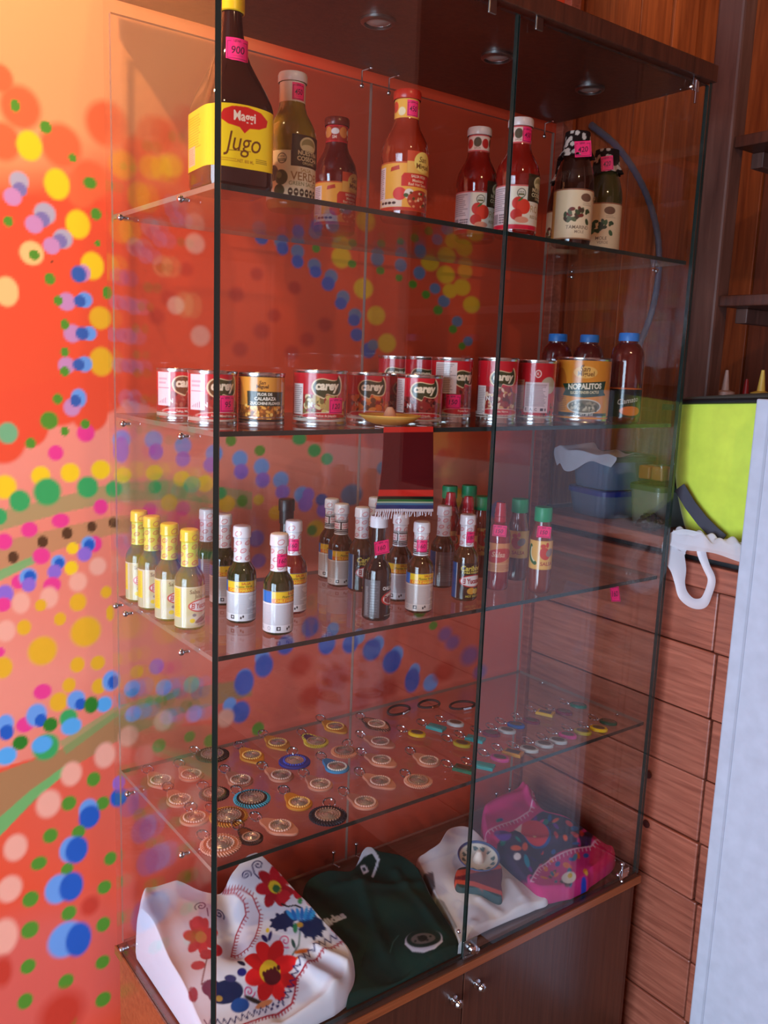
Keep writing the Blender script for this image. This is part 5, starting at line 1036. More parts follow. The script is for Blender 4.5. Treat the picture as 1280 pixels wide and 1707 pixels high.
TAGS = [(695, 1222, 'oval', 'yellow', 'yellow oval tag keyring beside the leather ones'), (727, 1212, 'rect', 'teal', 'teal rectangular tag keyring in the back row'), (759, 1205, 'oval', 'white', 'clear oval tag keyring beside the back teal one'),
 (770, 1239, 'oval', 'olive', 'olive yellow oval tag keyring left of the door seam'), (792, 1231, 'rect', 'teal', 'teal rectangular tag keyring crossed by the door seam'), (819, 1222, 'oval', 'maroon', 'dark red oval tag keyring just right of the door seam'),
 (845, 1217, 'oval', 'white', 'clear oval tag keyring between dark red and blue'), (860, 1208, 'oval', 'blue', 'blue oval tag keyring in the back row'), (886, 1201, 'oval', 'maroon', 'dark red oval tag keyring beside the yellow rectangle'),
 (909, 1188, 'rect', 'yellow', 'yellow rectangular tag keyring in the back row'), (940, 1186, 'oval', 'maroon', 'maroon oval tag keyring near the far end of the back row'), (964, 1175, 'oval', 'green', 'green oval tag keyring at the far end of the back row'),
 (773, 1281, 'rect', 'green', 'dark green rectangular tag keyring at the door seam, front row'), (807, 1276, 'rect', 'teal', 'teal rectangular tag keyring in the front row'), (833, 1263, 'oval', 'pink', 'pink oval tag keyring beside the front teal one'),
 (855, 1254, 'rect', 'mustard', 'mustard rectangular tag keyring in the front row'), (882, 1248, 'oval', 'white', 'clear oval tag keyring first of three in the front row'), (907, 1240, 'oval', 'white', 'clear oval tag keyring second of three in the front row'),
 (930, 1234, 'oval', 'white', 'clear oval tag keyring third of three in the front row'), (946, 1225, 'oval', 'pink', 'pink oval tag keyring near the far end of the front row'), (971, 1219, 'oval', 'olive', 'olive yellow oval tag keyring near the far end'),
 (998, 1214, 'oval', 'yellow', 'yellow oval tag keyring near the far end of the front row'), (1014, 1203, 'oval', 'dark', 'dark green oval tag keyring at the far end by the glass')]
PSP = []
for x, y, kind, colr, label in TAGS:
    P = hit(x, y, 2, Z4 + .004); PSP.append([np.array(P[:2]), kind, colr, label])
for it in range(80):
    for i in range(len(PSP)):
        for j in range(i):
            d = PSP[i][0] - PSP[j][0]; L = np.linalg.norm(d) + 1e-9
            if L < .029: m = d / L * (.029 - L) * .5; PSP[i][0] = PSP[i][0] + m; PSP[j][0] = PSP[j][0] - m
    for q in PSP: q[0][0] = min(max(q[0][0], .03), .972); q[0][1] = min(max(q[0][1], .034), .35)
for (q, kind, colr, label) in PSP: spawn('tag_keyring', plmesh(kind, colr), (q[0], q[1], Z4), math.radians(-62 + random.uniform(-6, 6)), label, 'keyring', 'coloured plastic tag keyrings')
# braided cord bracelets at the back
CORD = mat('black_waxed_cord', (34, 26, 28), 0.6)
def bracelet(x, y, R, sy, rz, label, metal):
    P = hit(x, y, 2, Z4 + .006); t = thing('cord_bracelet', label, 'bracelet', (min(P[0], .93), min(P[1], .372 - R * 1.05), Z4), rz, 'braided cord bracelets'); mb = MB(); n = 84
    for s in (0, 1, 2):
        pts = []
        for i in range(n):
            a = 2 * math.pi * i / n; w = 14 * a + s * 2.094; k = 1 + .05 * math.sin(3 * a + x); pts.append(((R * k + .0016 * math.cos(w)) * math.cos(a), (R * k + .0016 * math.cos(w)) * sy * math.sin(a), .0042 + .0016 * math.sin(w)))
        mb.tube(pts, .0014, 6, 0, True)
    mb.build('cord', CORD, t)
    m2 = MB(); m2.box((R * -.35, -R * sy - .003, .0012), (R * .35, -R * sy + .003, .0062), 0, .001); m2.build('clasp', metal, t)
bracelet(664, 1182, .030, .62, .3, 'black braided cord bracelet with silver clasp, nearest the leather keyrings', CHROME)
bracelet(715, 1172, .026, .7, .1, 'black braided cord bracelet with copper clasp in the middle', mat('copper_clasp', (170, 100, 70), 0.3, 0.9))
bracelet(770, 1174, .030, .62, -.1, 'black braided cord bracelet with silver clasp at the door seam', CHROME)

# ================================================================== GARMENTS ON THE DECK
def closed_spline(P, n):
    P = np.array(P, float); m = len(P); seg = np.linalg.norm(np.roll(P, -1, 0) - P, axis=1); L = np.concatenate([[0], np.cumsum(seg)]); out = []
    for s in np.linspace(0, L[-1], n, endpoint=False):
        i = min(np.searchsorted(L, s, 'right') - 1, m - 1); t = (s - L[i]) / (seg[i] + 1e-12); a, b_, c_, d = P[i - 1], P[i], P[(i + 1) % m], P[(i + 2) % m]
        out.append(.5 * (2 * b_ + (c_ - a) * t + (2 * a - 5 * b_ + 4 * c_ - d) * t * t + (-a + 3 * b_ - 3 * c_ + d) * t ** 3))
    return np.array(out)
def garment(nm, outline, plane, canvas, off, seed, amp=.006, freq=26., n=320, m=120, zb=.0006, m_=None, edge=.06, folds=(), parent=None):
    a, bx, by = plane; Wp = np.array([hitp(x, y, a, bx, by)[:2] for x, y in closed_spline(outline, n)])
    Wp[:, 0] = np.clip(Wp[:, 0], .010, .988); Wp[:, 1] = np.clip(Wp[:, 1], .012, DP - .016)
    c0 = Wp.mean(0); t = np.concatenate([np.linspace(0, 1 - edge, m - 12), np.linspace(1 - edge, 1, 13)[1:]]); T_, I = np.meshgrid(t, np.arange(n + 1) % n, indexing='ij')
    X = c0[0] + (Wp[I, 0] - c0[0]) * T_; Y = c0[1] + (Wp[I, 1] - c0[1]) * T_; Zp = a + bx * X + by * Y
    rng = np.random.RandomState(seed); F = np.zeros(X.shape)
    for k in range(7):
        th = rng.uniform(0, math.pi); fr = freq * rng.uniform(.6, 1.9); F += np.sin(fr * (X * math.cos(th) + Y * math.sin(th)) + rng.uniform(0, 6) + 1.6 * np.sin(11 * (X * math.sin(th) - Y * math.cos(th)))) / (1 + .35 * k)
    F = amp * F / 2.2
    for (p, q, h, w) in folds:                         # ridges between two photo points
        A, B = hitp(*p, a, bx, by)[:2], hitp(*q, a, bx, by)[:2]; d = B - A; s_ = np.clip(((X - A[0]) * d[0] + (Y - A[1]) * d[1]) / (d @ d), 0, 1); D = np.hypot(X - A[0] - s_ * d[0], Y - A[1] - s_ * d[1]); F += h * np.exp(-(D / w) ** 2)
    px = pxof(np.stack([X, Y, Zp], -1))
    ii = np.clip(((px[..., 0] - off[0]) * canvas.ku), 0, canvas.nu - 1.001); jj = np.clip(((off[1] - px[..., 1]) * canvas.kv), 0, canvas.nv - 1.001)
    i0, j0 = ii.astype(int), jj.astype(int); fi, fj = (ii - i0)[..., None], (jj - j0)[..., None]; C_ = canvas.c
    col_ = (C_[j0, i0] * (1 - fi) + C_[j0, i0 + 1] * fi) * (1 - fj) + (C_[j0 + 1, i0] * (1 - fi) + C_[j0 + 1, i0 + 1] * fi) * fj
    e = np.clip((T_ - (1 - edge)) / edge, 0, 1); top = Zp + F * (1 - .5 * e); Zz = np.maximum(top, zb + .004) ; Zz = zb + (Zz - zb) * (.42 + .58 * np.sqrt(1 - .98 * e ** 2))
    # skirt down to what it lies on
    sk = [(1.006, .55), (1.008, .25), (.998, .0)]
    XS, YS, ZS_, CS = [X], [Y], [Zz], [col_]
    for g, k in sk:
        XS.append(np.clip(c0[0] + (X[-1:] - c0[0]) * g, .006, .993)); YS.append(np.clip(c0[1] + (Y[-1:] - c0[1]) * g, .008, DP - .011)); ZS_.append(zb + (Zz[-1:] - zb) * k); CS.append(col_[-1:])
    P = np.stack([np.concatenate(XS), np.concatenate(YS), np.concatenate(ZS_)], -1)
    me = colour_grid(nm, P, np.concatenate(CS), m_ or CLOTHP); return me
class Px:
    """painter addressed in photo pixels (y down) for artwork lying on a garment"""
    def __init__(s, x0, y0, x1, y1, bg, k=1.0): s.o = (x0, y1); s.c = Canvas(x1 - x0, y1 - y0, k, bg)
    def t(s, p): return (p[0] - s.o[0], s.o[1] - p[1])
    def poly(s, P, col, al=1.): s.c.poly([s.t(p) for p in P], col, al)
    def line(s, P, w, col, al=1.): s.c.line([s.t(p) for p in P], w, col, al)
    def ell(s, x, y, rx, ry, col, rot=0., soft=None, al=1.): q = s.t((x, y)); s.c.ell(q[0], q[1], rx, ry, col, rot, soft, al)
    def text(s, T, x, y, h, col, rot=0., w=None): q = s.t((x, y)); s.c.text(T, q[0], q[1], h, col, w, .05, 0, rot)
    def flower(s, x, y, r, n, col, c1, c2=None, ph=0., sy=1.):
        for i in range(n):
            a = ph + 2 * math.pi * i / n; s.ell(x + r * .55 * math.cos(a), y + r * .55 * sy * math.sin(a), r * .46, r * .27, tuple(np.clip(np.array(col) * (1 + .12 * (i % 2)), 0, 255)), -a)
        s.ell(x, y, r * .32, r * .28 * sy, c1)
        if c2: s.ell(x + r * .08, y + r * .06, r * .2, r * .18, c2)
    def curl(s, x, y, r, col, w=2.2, d=1, ph=0.): s.line([(x + r * (1 - i / 26) * math.cos(ph + d * i * .42), y + r * (1 - i / 26) * math.sin(ph + d * i * .42)) for i in range(24)], w, col)
    def zig(s, P, amp, step, col, w):
        P = np.array(P, float); seg = np.linalg.norm(np.diff(P, axis=0), axis=1); L = np.concatenate([[0], np.cumsum(seg)]); out = []; k = 0
        for q in np.arange(0, L[-1], step):
            i = min(np.searchsorted(L, q, 'right') - 1, len(seg) - 1); d = (P[i + 1] - P[i]) / seg[i]; p = P[i] + d * (q - L[i]); out.append(p + np.array([-d[1], d[0]]) * amp * (1 if k % 2 else -1)); k += 1
        s.line(out, w, col)
    def comb(s, P, ln, step, col, w):
        P = np.array(P, float); seg = np.linalg.norm(np.diff(P, axis=0), axis=1); L = np.concatenate([[0], np.cumsum(seg)])
        for q in np.arange(0, L[-1], step):
            i = min(np.searchsorted(L, q, 'right') - 1, len(seg) - 1); d = (P[i + 1] - P[i]) / seg[i]; p = P[i] + d * (q - L[i]); s.line([p, p + np.array([-d[1], d[0]]) * ln], w, col)
        s.line(P, w * 1.3, col)
def wear(nm, me, label, cat):
    o = obj(nm, me); tag(o, label, cat); return o
# -- white embroidered blouse
k = Px(190, 1390, 630, 1780, (230, 234, 246), 1.1)
CR, NV, PK = (176, 30, 56), (30, 34, 104), (214, 60, 130)
k.poly([(372, 1476), (421, 1497), (433, 1522), (425, 1562), (413, 1581), (387, 1587), (393, 1546), (409, 1520), (404, 1502)], (226, 224, 240))
k.comb([(370, 1477), (392, 1490), (407, 1507), (410, 1522), (401, 1535), (393, 1548), (388, 1570), (385, 1592)], -6, 5.5, CR, 1.6); k.comb([(370, 1474), (400, 1486), (421, 1497), (433, 1520), (431, 1540), (425, 1562), (415, 1580), (386, 1588)], -5.5, 5.5, CR, 1.6)
k.curl(430, 1446, 10, NV, 2.2, 1, 2.6); k.line([(421, 1450), (424, 1462), (432, 1470)], 2.2, NV); k.curl(410, 1463, 9, NV, 2.2, -1, .3)
k.flower(458, 1479, 33, 7, (172, 24, 40), (228, 200, 50), (50, 110, 60), .2); k.ell(474, 1492, 10, 11, (206, 36, 50)); k.ell(497, 1489, 8, 12, (196, 30, 50), .3); k.ell(500, 1504, 4, 6, (60, 160, 90)); k.line([(470, 1505), (480, 1511), (492, 1511), (502, 1518)], 3, (44, 40, 36)); k.curl(518, 1508, 9, (196, 110, 110), 1.8, 1, 0); k.curl(557, 1545, 7, (196, 60, 90), 1.6)
for dx, dy in ((-24, -4), (24, 6)):
    k.ell(496 + dx, 1541 + dy, 20, 15, (24, 44, 88), .2)
    for i in range(9): k.ell(496 + dx + 19 * math.cos(i * .7), 1541 + dy + 15 * math.sin(i * .7), 5, 3, (24, 44, 88), -i * .7)
for i in range(7): k.ell(503 + (i - 3) * 6.5, 1529 - abs(3 - i) * .5, 3.2, 12, (30, 120, 206) if i % 2 else (44, 156, 226), (i - 3) * -.18)
k.ell(499, 1546, 6, 4, (210, 160, 60)); k.ell(492, 1551, 4, 8, (50, 140, 90)); k.curl(475, 1571, 11, PK, 2, 1, 1); k.ell(446, 1550, 3, 5, (232, 210, 60)); k.ell(441, 1566, 4, 9, NV, .5); k.ell(450, 1562, 3, 10, NV, -.2)
k.line([(500, 1556), (498, 1575), (488, 1590), (480, 1602)], 2.4, (60, 110, 100)); k.ell(503, 1584, 13, 4, (216, 116, 50), .3); k.ell(491, 1599, 9, 3, (216, 116, 50), .3); k.ell(489, 1574, 3, 7, (40, 80, 76), .4)
k.flower(451, 1617, 46, 8, (206, 30, 34), (230, 196, 50), (90, 20, 30), .35, 1.1); 
k.ell(450, 1620, 18, 15, (228, 194, 50), .4); k.ell(454, 1626, 15, 11, (84, 22, 34), .4)
for i in range(5): k.ell(440 + i * 6, 1624 - i * 3.2, 3, 4, (84, 22, 34))
k.ell(402, 1611, 8, 4, (30, 30, 66), -.6); k.ell(403, 1626, 8, 6, (36, 42, 130), .3); k.curl(415, 1651, 10, PK, 2.2); k.ell(424, 1663, 18, 4, (50, 44, 40), -.3); k.ell(440, 1668, 16, 5, (216, 140, 90), .45)
k.flower(335, 1563, 30, 7, (186, 34, 46), (196, 120, 60), None, .5); k.ell(330, 1542, 11, 11, (206, 40, 56)); k.ell(345, 1592, 12, 10, (176, 34, 48)); k.ell(363, 1585, 8, 12, (200, 40, 56)); k.ell(330, 1612, 12, 9, (190, 60, 70)); k.ell(322, 1660, 8, 11, (150, 40, 70)); k.line([(345, 1600), (340, 1625), (336, 1645)], 2.4, (90, 70, 70)); k.curl(335, 1510, 11, NV, 2.2, 1, 2.4); k.line([(345, 1515), (347, 1530)], 2, NV); k.curl(365, 1522, 9, NV, 2.2, -1, .5)
k.ell(376, 1655, 30, 16, (26, 42, 84), .2); k.ell(352, 1650, 16, 12, (26, 42, 84)); k.ell(400, 1672, 16, 11, (34, 84, 160), .3); k.ell(365, 1664, 6, 4, (190, 150, 70)); k.ell(384, 1636, 10, 5, (60, 60, 110))
k.zig([(568, 1553), (545, 1566), (523, 1579), (494, 1607), (487, 1633), (472, 1664), (445, 1676), (421, 1684), (385, 1698), (340, 1702)], 5.5, 5.5, NV, 2.0)
k.comb([(578, 1564), (548, 1580), (517, 1603), (494, 1623), (491, 1650), (486, 1666), (462, 1683), (430, 1694), (397, 1707), (350, 1718)], -4.5, 6, CR, 2.2)
me = garment('embroidered_blouse', [(226, 1535), (229, 1500), (240, 1470), (262, 1459), (300, 1462), (345, 1477), (370, 1472), (390, 1445), (424, 1413), (455, 1438), (490, 1470), (530, 1520), (560, 1546), (582, 1572), (592, 1600), (584, 1636), (556, 1662), (520, 1690), (480, 1716), (430, 1740), (380, 1752), (330, 1738), (292, 1705), (265, 1650), (244, 1585)], (.036, 0, .20), k.c, k.o, 3, .0068, 30., folds=(((505, 1600), (560, 1650), .012, .014), ((530, 1580), (585, 1620), .012, .012), ((240, 1490), (300, 1690), .010, .016), ((470, 1690), (540, 1640), -.008, .012), ((372, 1480), (395, 1590), -.012, .018)))
wear('embroidered_blouse', me, 'white blouse with red and blue embroidered flowers folded in the front corner', 'blouse')
# -- dark green jersey
k = Px(480, 1390, 790, 1680, (12, 52, 46), 1.0)
k.poly([(583, 1450), (606, 1411), (615, 1408), (628, 1424), (633, 1432), (622, 1460), (619, 1458), (628, 1434), (620, 1424), (606, 1430), (596, 1442)], (214, 226, 240)); k.poly([(600, 1444), (608, 1441), (615, 1450), (606, 1457)], (236, 240, 246)); k.poly([(603, 1446), (608, 1444), (611, 1449), (606, 1452)], (40, 60, 70))
k.text('adidas', 552, 1537, 17, (206, 222, 240), .62, 72); k.line([(640, 1412), (668, 1420), (690, 1436), (704, 1454)], 1.6, (120, 110, 110)); k.line([(705, 1462), (730, 1508), (758, 1552)], 2.6, (110, 130, 134)); k.line([(650, 1590), (655, 1572), (664, 1560)], 1.6, (50, 96, 88))
k.ell(706, 1572, 31, 19, (206, 206, 222)); k.ell(706, 1569, 29, 17, (20, 50, 44)); k.ell(705, 1570, 20, 10, (110, 104, 100)); k.ell(704, 1570, 8, 6, (30, 40, 36)); 
for i in range(6): k.ell(692 + i * 5, 1574 - (i % 2) * 7, 2.2, 2.2, (40, 50, 46))
k.line([(676, 1576), (688, 1588), (706, 1592), (724, 1588), (736, 1576)], 3.2, (220, 220, 232))
me = garment('football_jersey', [(508, 1464), (540, 1452), (583, 1450), (604, 1415), (616, 1408), (632, 1414), (668, 1420), (692, 1437), (706, 1457), (730, 1505), (760, 1554), (766, 1584), (744, 1606), (700, 1630), (650, 1655), (612, 1676), (585, 1682), (570, 1640), (556, 1585), (528, 1530), (506, 1496)], (.010, 0, .17), k.c, k.o, 5, .0075, 30., folds=(((600, 1470), (640, 1590), .006, .014), ((560, 1480), (700, 1470), .006, .012), ((660, 1450), (740, 1560), .006, .012)))
wear('football_jersey', me, 'dark green football shirt with white collar and crest, folded beside the blouse', 'jersey')
# -- white tee
k = Px(590, 1350, 940, 1620, (232, 232, 238), .8); k.poly([(690, 1455), (722, 1452), (726, 1478), (712, 1484)], (92, 92, 100)); k.poly([(690, 1470), (740, 1500), (762, 1545), (750, 1560), (712, 1520)], (140, 146, 152), .8)  # first grey patch is a glass reflection painted into the cloth colour
me = garment('white_tee', [(694, 1428), (708, 1418), (730, 1406), (746, 1378), (766, 1371), (786, 1380), (812, 1404), (850, 1438), (912, 1492), (890, 1508), (845, 1526), (800, 1546), (782, 1562), (772, 1590), (764, 1572), (752, 1538), (728, 1494), (706, 1454)], (.012, 0, .11), k.c, k.o, 8, .006, 36., n=200, m=70, folds=(((790, 1540), (770, 1580), .006, .01), ((830, 1520), (800, 1500), .006, .01), ((870, 1500), (850, 1470), .006, .012)))
wear('white_tee', me, 'white folded T-shirt lying under the striped mini sombrero', 'shirt')
# -- pink embroidered blouse
k = Px(790, 1290, 1050, 1500, (204, 40, 116), 1.1)
k.poly([(812, 1404), (850, 1375), (905, 1352), (960, 1372), (990, 1388), (984, 1412), (930, 1422), (900, 1438), (884, 1468), (850, 1440)], (58, 34, 66)); rng = np.random.RandomState(2)
for i in range(70):
    x, y = rng.uniform(820, 985), rng.uniform(1362, 1470); k.ell(x, y, rng.uniform(3, 8), rng.uniform(2, 5), [(110, 40, 150), (226, 90, 40), (30, 90, 160), (20, 120, 110), (206, 50, 130), (60, 30, 90), (210, 60, 60)][i % 7], rng.uniform(0, 3), None, .9 if 1440 - (x - 820) * .55 < y + 30 else .5)
k.poly([(812, 1392), (850, 1372), (884, 1352), (890, 1335), (905, 1350), (860, 1385), (825, 1412)], (210, 44, 122)); k.ell(838, 1398, 14, 9, (100, 50, 150), -.3); k.ell(828, 1394, 5, 6, (130, 70, 170))
k.ell(893, 1390, 27, 21, (34, 80, 150), -.5); k.ell(891, 1388, 25, 20, (206, 40, 52), -.5); k.ell(891, 1396, 3, 3, (246, 200, 140)); k.poly([(857, 1386), (866, 1376), (870, 1372), (868, 1390)], (236, 226, 232)); k.ell(860, 1418, 9, 4, (226, 96, 40)); k.ell(862, 1430, 6, 5, (240, 236, 240)); k.ell(878, 1436, 4, 10, (20, 140, 170), .3)
k.poly([(884, 1466), (900, 1440), (930, 1424), (985, 1412), (985, 1452), (975, 1470), (940, 1478), (905, 1480)], (200, 44, 124))
for i in range(26):
    x, y = rng.uniform(905, 980), rng.uniform(1428, 1474); k.ell(x, y, rng.uniform(3, 7), rng.uniform(2, 4), [(226, 130, 50), (40, 90, 170), (90, 60, 50), (230, 110, 60), (50, 120, 150)][i % 5], rng.uniform(0, 3))
k.ell(948, 1462, 12, 9, (226, 222, 214)); k.ell(950, 1459, 4, 4, (220, 190, 60)); k.ell(974, 1467, 5, 5, (30, 70, 190)); k.ell(977, 1457, 3, 3, (236, 190, 80))
k.poly([(985, 1412), (996, 1398), (1026, 1408), (1024, 1426), (990, 1454), (982, 1440)], (214, 30, 96))
for q in ([(802, 1392), (830, 1378), (862, 1364), (882, 1352), (889, 1335), (886, 1318), (876, 1306)], [(885, 1466), (898, 1444), (920, 1428), (960, 1418), (985, 1412), (996, 1398)]): k.comb(q, 6, 6.5, (236, 190, 216), 1.5)
me = garment('pink_blouse', [(808, 1390), (804, 1350), (810, 1334), (842, 1320), (870, 1304), (886, 1312), (896, 1334), (908, 1348), (945, 1362), (990, 1388), (1022, 1406), (1024, 1426), (1000, 1446), (984, 1458), (976, 1472), (940, 1478), (902, 1482), (874, 1460), (846, 1430), (818, 1402)], (.030, 0, .14), k.c, k.o, 11, .0065, 36., n=300, m=100, folds=(((810, 1345), (880, 1320), .010, .012), ((870, 1306), (888, 1340), .012, .008), ((990, 1450), (1022, 1410), .006, .01), ((830, 1400), (985, 1400), .006, .012)))
wear('pink_blouse', me, 'bright pink blouse with multicoloured embroidery folded at the back right', 'blouse')
# -- second souvenir lying on the tee
pp = hitp(797, 1434, .036, 0, .11); zt = .012 + .11 * pp[1]
so = sombrero('mini_sombrero', 'mini white sombrero with blue rim resting on the white shirt', (pp[0], pp[1], zt + .0215), .043, .027, (216, 206, 190), (66, 78, 120), mat('cream_felt', (226, 206, 190), 0.8), .4, (90, 110, 110)); so.rotation_euler = (.16, -.10, 0)
k = Px(740, 1420, 850, 1510, (110, 34, 48), 1.2)
k.poly([(755, 1438), (840, 1432), (840, 1446), (760, 1462)], (214, 84, 66)); k.poly([(755, 1432), (842, 1428), (842, 1440), (757, 1452)], (50, 66, 70)); k.poly([(755, 1466), (790, 1470), (838, 1486), (838, 1494), (790, 1478), (755, 1472)], (222, 90, 66)); k.poly([(755, 1472), (790, 1478), (838, 1493), (838, 1504), (790, 1488), (755, 1480)], (56, 84, 84))
me = garment('striped_serape', [(762, 1448), (800, 1444), (835, 1441), (836, 1468), (835, 1496), (800, 1482), (762, 1478)], (.026, 0, .12), k.c, k.o, 4, .0012, 30., n=120, m=40, zb=.016)
wear('striped_serape', me, 'small maroon striped serape lying on the white shirt below its sombrero', 'serape')

# ================================================================== BESIDE THE CABINET, ON THE COUNTER
CT = .7356
# loose pink price tag stuck on the right-hand glass
P = hit(1025, 989, 0, WD - .0045); pt = tag(obj('price_tag', tag_mesh('160', 0.0, 0.0, 0.0, 2.4, 3.6, flat=True, tilt=.25)), 'crooked bright pink price tag stuck on the right glass side', 'price tag'); pt.location = (P[0], P[1], P[2]); pt.rotation_euler = (0, 0, -math.pi / 2)
# lime cooler bag
y0 = hit(1133, 690, 0, 1.09)[1] + .010; zt = hit(1200, 668, 0, 1.09)[2]; hgt = zt - CT; wy, wx = .33, .21
bag = thing('cooler_bag', 'lime green insulated cooler bag with black zip and shoulder strap', 'bag', (1.045 + wx / 2, y0 - wy / 2, CT))
n, m = 96, 40; v = []; f = []
for j in range(m + 1):
    t = j / m; z = hgt * t; s = 1 - .24 * (1 - t) ** 1.9 + .03 * math.sin(t * math.pi)
    if t < .06: s *= .93 + .07 * math.sqrt(t / .06)
    for i in range(n):
        a = 2 * math.pi * i / n; c_, s_ = math.cos(a), math.sin(a); q = 1 / (abs(c_) ** 3.6 + abs(s_) ** 3.6) ** (1 / 3.6); w = 1 + .008 * math.sin(5 * a + 9 * t) ; v.append((wx / 2 * q * c_ * s * w, wy / 2 * q * s_ * s * w, z - .07 * t * (wy / 2 * q * s_ * s)))
f = [(j * n + i, j * n + (i + 1) % n, (j + 1) * n + (i + 1) % n, (j + 1) * n + i) for j in range(m) for i in range(n)] + [tuple(range(n - 1, -1, -1))]
LIME = mat('lime_nylon', (204, 220, 70), 0.6, sheen=.3, bump=.25, bscale=700)
obj('body', mesh('body', v, f, LIME, True), bag)
v = [(p[0] * 1.005, p[1] * 1.005, p[2] + dz) for dz in (0, .006) for p in v[-n:]] + [(p[0] * .9, p[1] * .9, p[2] + .014) for p in v[-n:]] + [(0, 0, hgt + .02)]
f = [(j * n + i, j * n + (i + 1) % n, (j + 1) * n + (i + 1) % n, (j + 1) * n + i) for j in range(2) for i in range(n)] + [(2 * n + i, 2 * n + (i + 1) % n, 3 * n) for i in range(n)]
obj('lid', mesh('lid', v, f, mat('grey_lid_fabric', (70, 72, 70), 0.7), True), bag)
mb = MB(); q = [(wx / 2 * 1.01 / (abs(math.cos(2 * math.pi * i / 64)) ** 3.6 + abs(math.sin(2 * math.pi * i / 64)) ** 3.6) ** (1 / 3.6) * math.cos(2 * math.pi * i / 64), wy / 2 * 1.01 / (abs(math.cos(2 * math.pi * i / 64)) ** 3.6 + abs(math.sin(2 * math.pi * i / 64)) ** 3.6) ** (1 / 3.6) * math.sin(2 * math.pi * i / 64), hgt + .003) for i in range(64)]; q = [(a, b_, c_ - .07 * b_) for a, b_, c_ in q]
mb.tube(q, .0055, 8, 0, True); mb.build('zip', DARK, bag)
MB().box((-wx / 2 - .010, wy / 2 - .03, hgt - .024), (-wx / 2 - .004, wy / 2 - .004, hgt - .012), 0, .001).build('zip_pull', DARK, bag)
# strap: flat webbing across the lower corner
A = [(1134, 812), (1152, 842), (1172, 868), (1192, 888), (1206, 900)]; pts = [hit(x, y, 0, 1.042 + .002 * i) for i, (x, y) in enumerate(A)]
v = []; 
for i, p in enumerate(pts):
    d = Vector(pts[min(i + 1, 4)]) - Vector(pts[max(i - 1, 0)]); nrm = Vector((0, -d.z, d.y)).normalized() * .013
    for s in (-1, 1):
        for t in (0, .002): v.append(tuple(Vector(p) + nrm * s + Vector((-.004 + t, 0, 0)) - Vector(bag.location)))
f = []
for i in range(4):
    a, b_ = i * 4, i * 4 + 4; f += [(a, a + 2, b_ + 2, b_), (a + 1, b_ + 1, b_ + 3, a + 3), (a, b_, b_ + 1, a + 1), (a + 2, a + 3, b_ + 3, b_ + 2)]
f += [(0, 1, 3, 2), (16, 18, 19, 17)]
obj('strap', mesh('strap', v, f, mat('dark_webbing', (62, 60, 70), 0.8, bump=.4, bscale=900)), bag)
# white carrier bag: crumpled body on the ledge and a loop of handle hanging over it
def thin_plastic(name, c, tr):
    m = bpy.data.materials.new(name); m.use_nodes = True; nt = m.node_tree; b_ = nt.nodes['Principled BSDF']; b_.inputs['Base Color'].default_value = lin(c); b_.inputs['Roughness'].default_value = .35
    t_ = nt.nodes.new('ShaderNodeBsdfTransparent'); tl_ = nt.nodes.new('ShaderNodeBsdfTranslucent'); tl_.inputs['Color'].default_value = lin(c); mx = nt.nodes.new('ShaderNodeMixShader'); mx.inputs[0].default_value = .3; m2 = nt.nodes.new('ShaderNodeMixShader'); m2.inputs[0].default_value = tr
    nt.links.new(b_.outputs[0], mx.inputs[1]); nt.links.new(tl_.outputs[0], mx.inputs[2]); nt.links.new(mx.outputs[0], m2.inputs[1]); nt.links.new(t_.outputs[0], m2.inputs[2]); nt.links.new(m2.outputs[0], nt.nodes['Material Output'].inputs['Surface']); return m
CARR = thin_plastic('white_carrier_film', (240, 236, 242), .12)
pb = thing('plastic_bag', 'white plastic carrier bag with its handle hanging over the counter edge', 'bag', (1.03, -.1, CT))
org = np.array([1.03, -.1, CT])
L = [(1172, 897, .006), (1142, 899, .012), (1126, 910, .016), (1124, 925, .015), (1131, 948, .011), (1134, 972, .007), (1140, 992, .007), (1155, 1005, .006), (1172, 1005, .006), (1181, 990, .005), (1187, 966, .005), (1178, 944, .005), (1170, 920, .006), (1172, 899, .007)]
cl = np.array([[*hit(x, y, 0, 1.018 - .004 * math.sin(i * .5)), w * 1.75] for i, (x, y, w) in enumerate(L)]); S = []
for i in range(len(cl) - 1):
    a, b_, c_, d = cl[max(i - 1, 0)], cl[i], cl[i + 1], cl[min(i + 2, len(cl) - 1)]
    for t in np.linspace(0, 1, 8, endpoint=False): S.append(.5 * (2 * b_ + (c_ - a) * t + (2 * a - 5 * b_ + 4 * c_ - d) * t * t + (-a + 3 * b_ - 3 * c_ + d) * t ** 3))
S = np.array(S); v = []
for i, p in enumerate(S):
    d = S[min(i + 1, len(S) - 1)][:3] - S[max(i - 1, 0)][:3]; nr2 = np.array([0, -d[2], d[1]]); nr2 /= np.linalg.norm(nr2) + 1e-9
    for k_ in range(5):
        u = (k_ - 2) / 2; v.append(p[:3] + nr2 * p[3] * u + np.array([.004 * (1 - u * u) * .9 - .002, 0, 0]) - org)
f = [(i * 5 + k_, i * 5 + k_ + 1, (i + 1) * 5 + k_ + 1, (i + 1) * 5 + k_) for i in range(len(S) - 1) for k_ in range(4)]
obj('handle_loop', mesh('handle_loop', v, f, CARR, True), pb)
nu, nv = 60, 26; U, V = np.meshgrid(np.linspace(0, 1, nu), np.linspace(0, 1, nv)); rng = np.random.RandomState(5)
yA, yB = hit(1128, 900, 0, 1.03)[1] - .1 + .1, hit(1275, 890, 0, 1.03)[1]
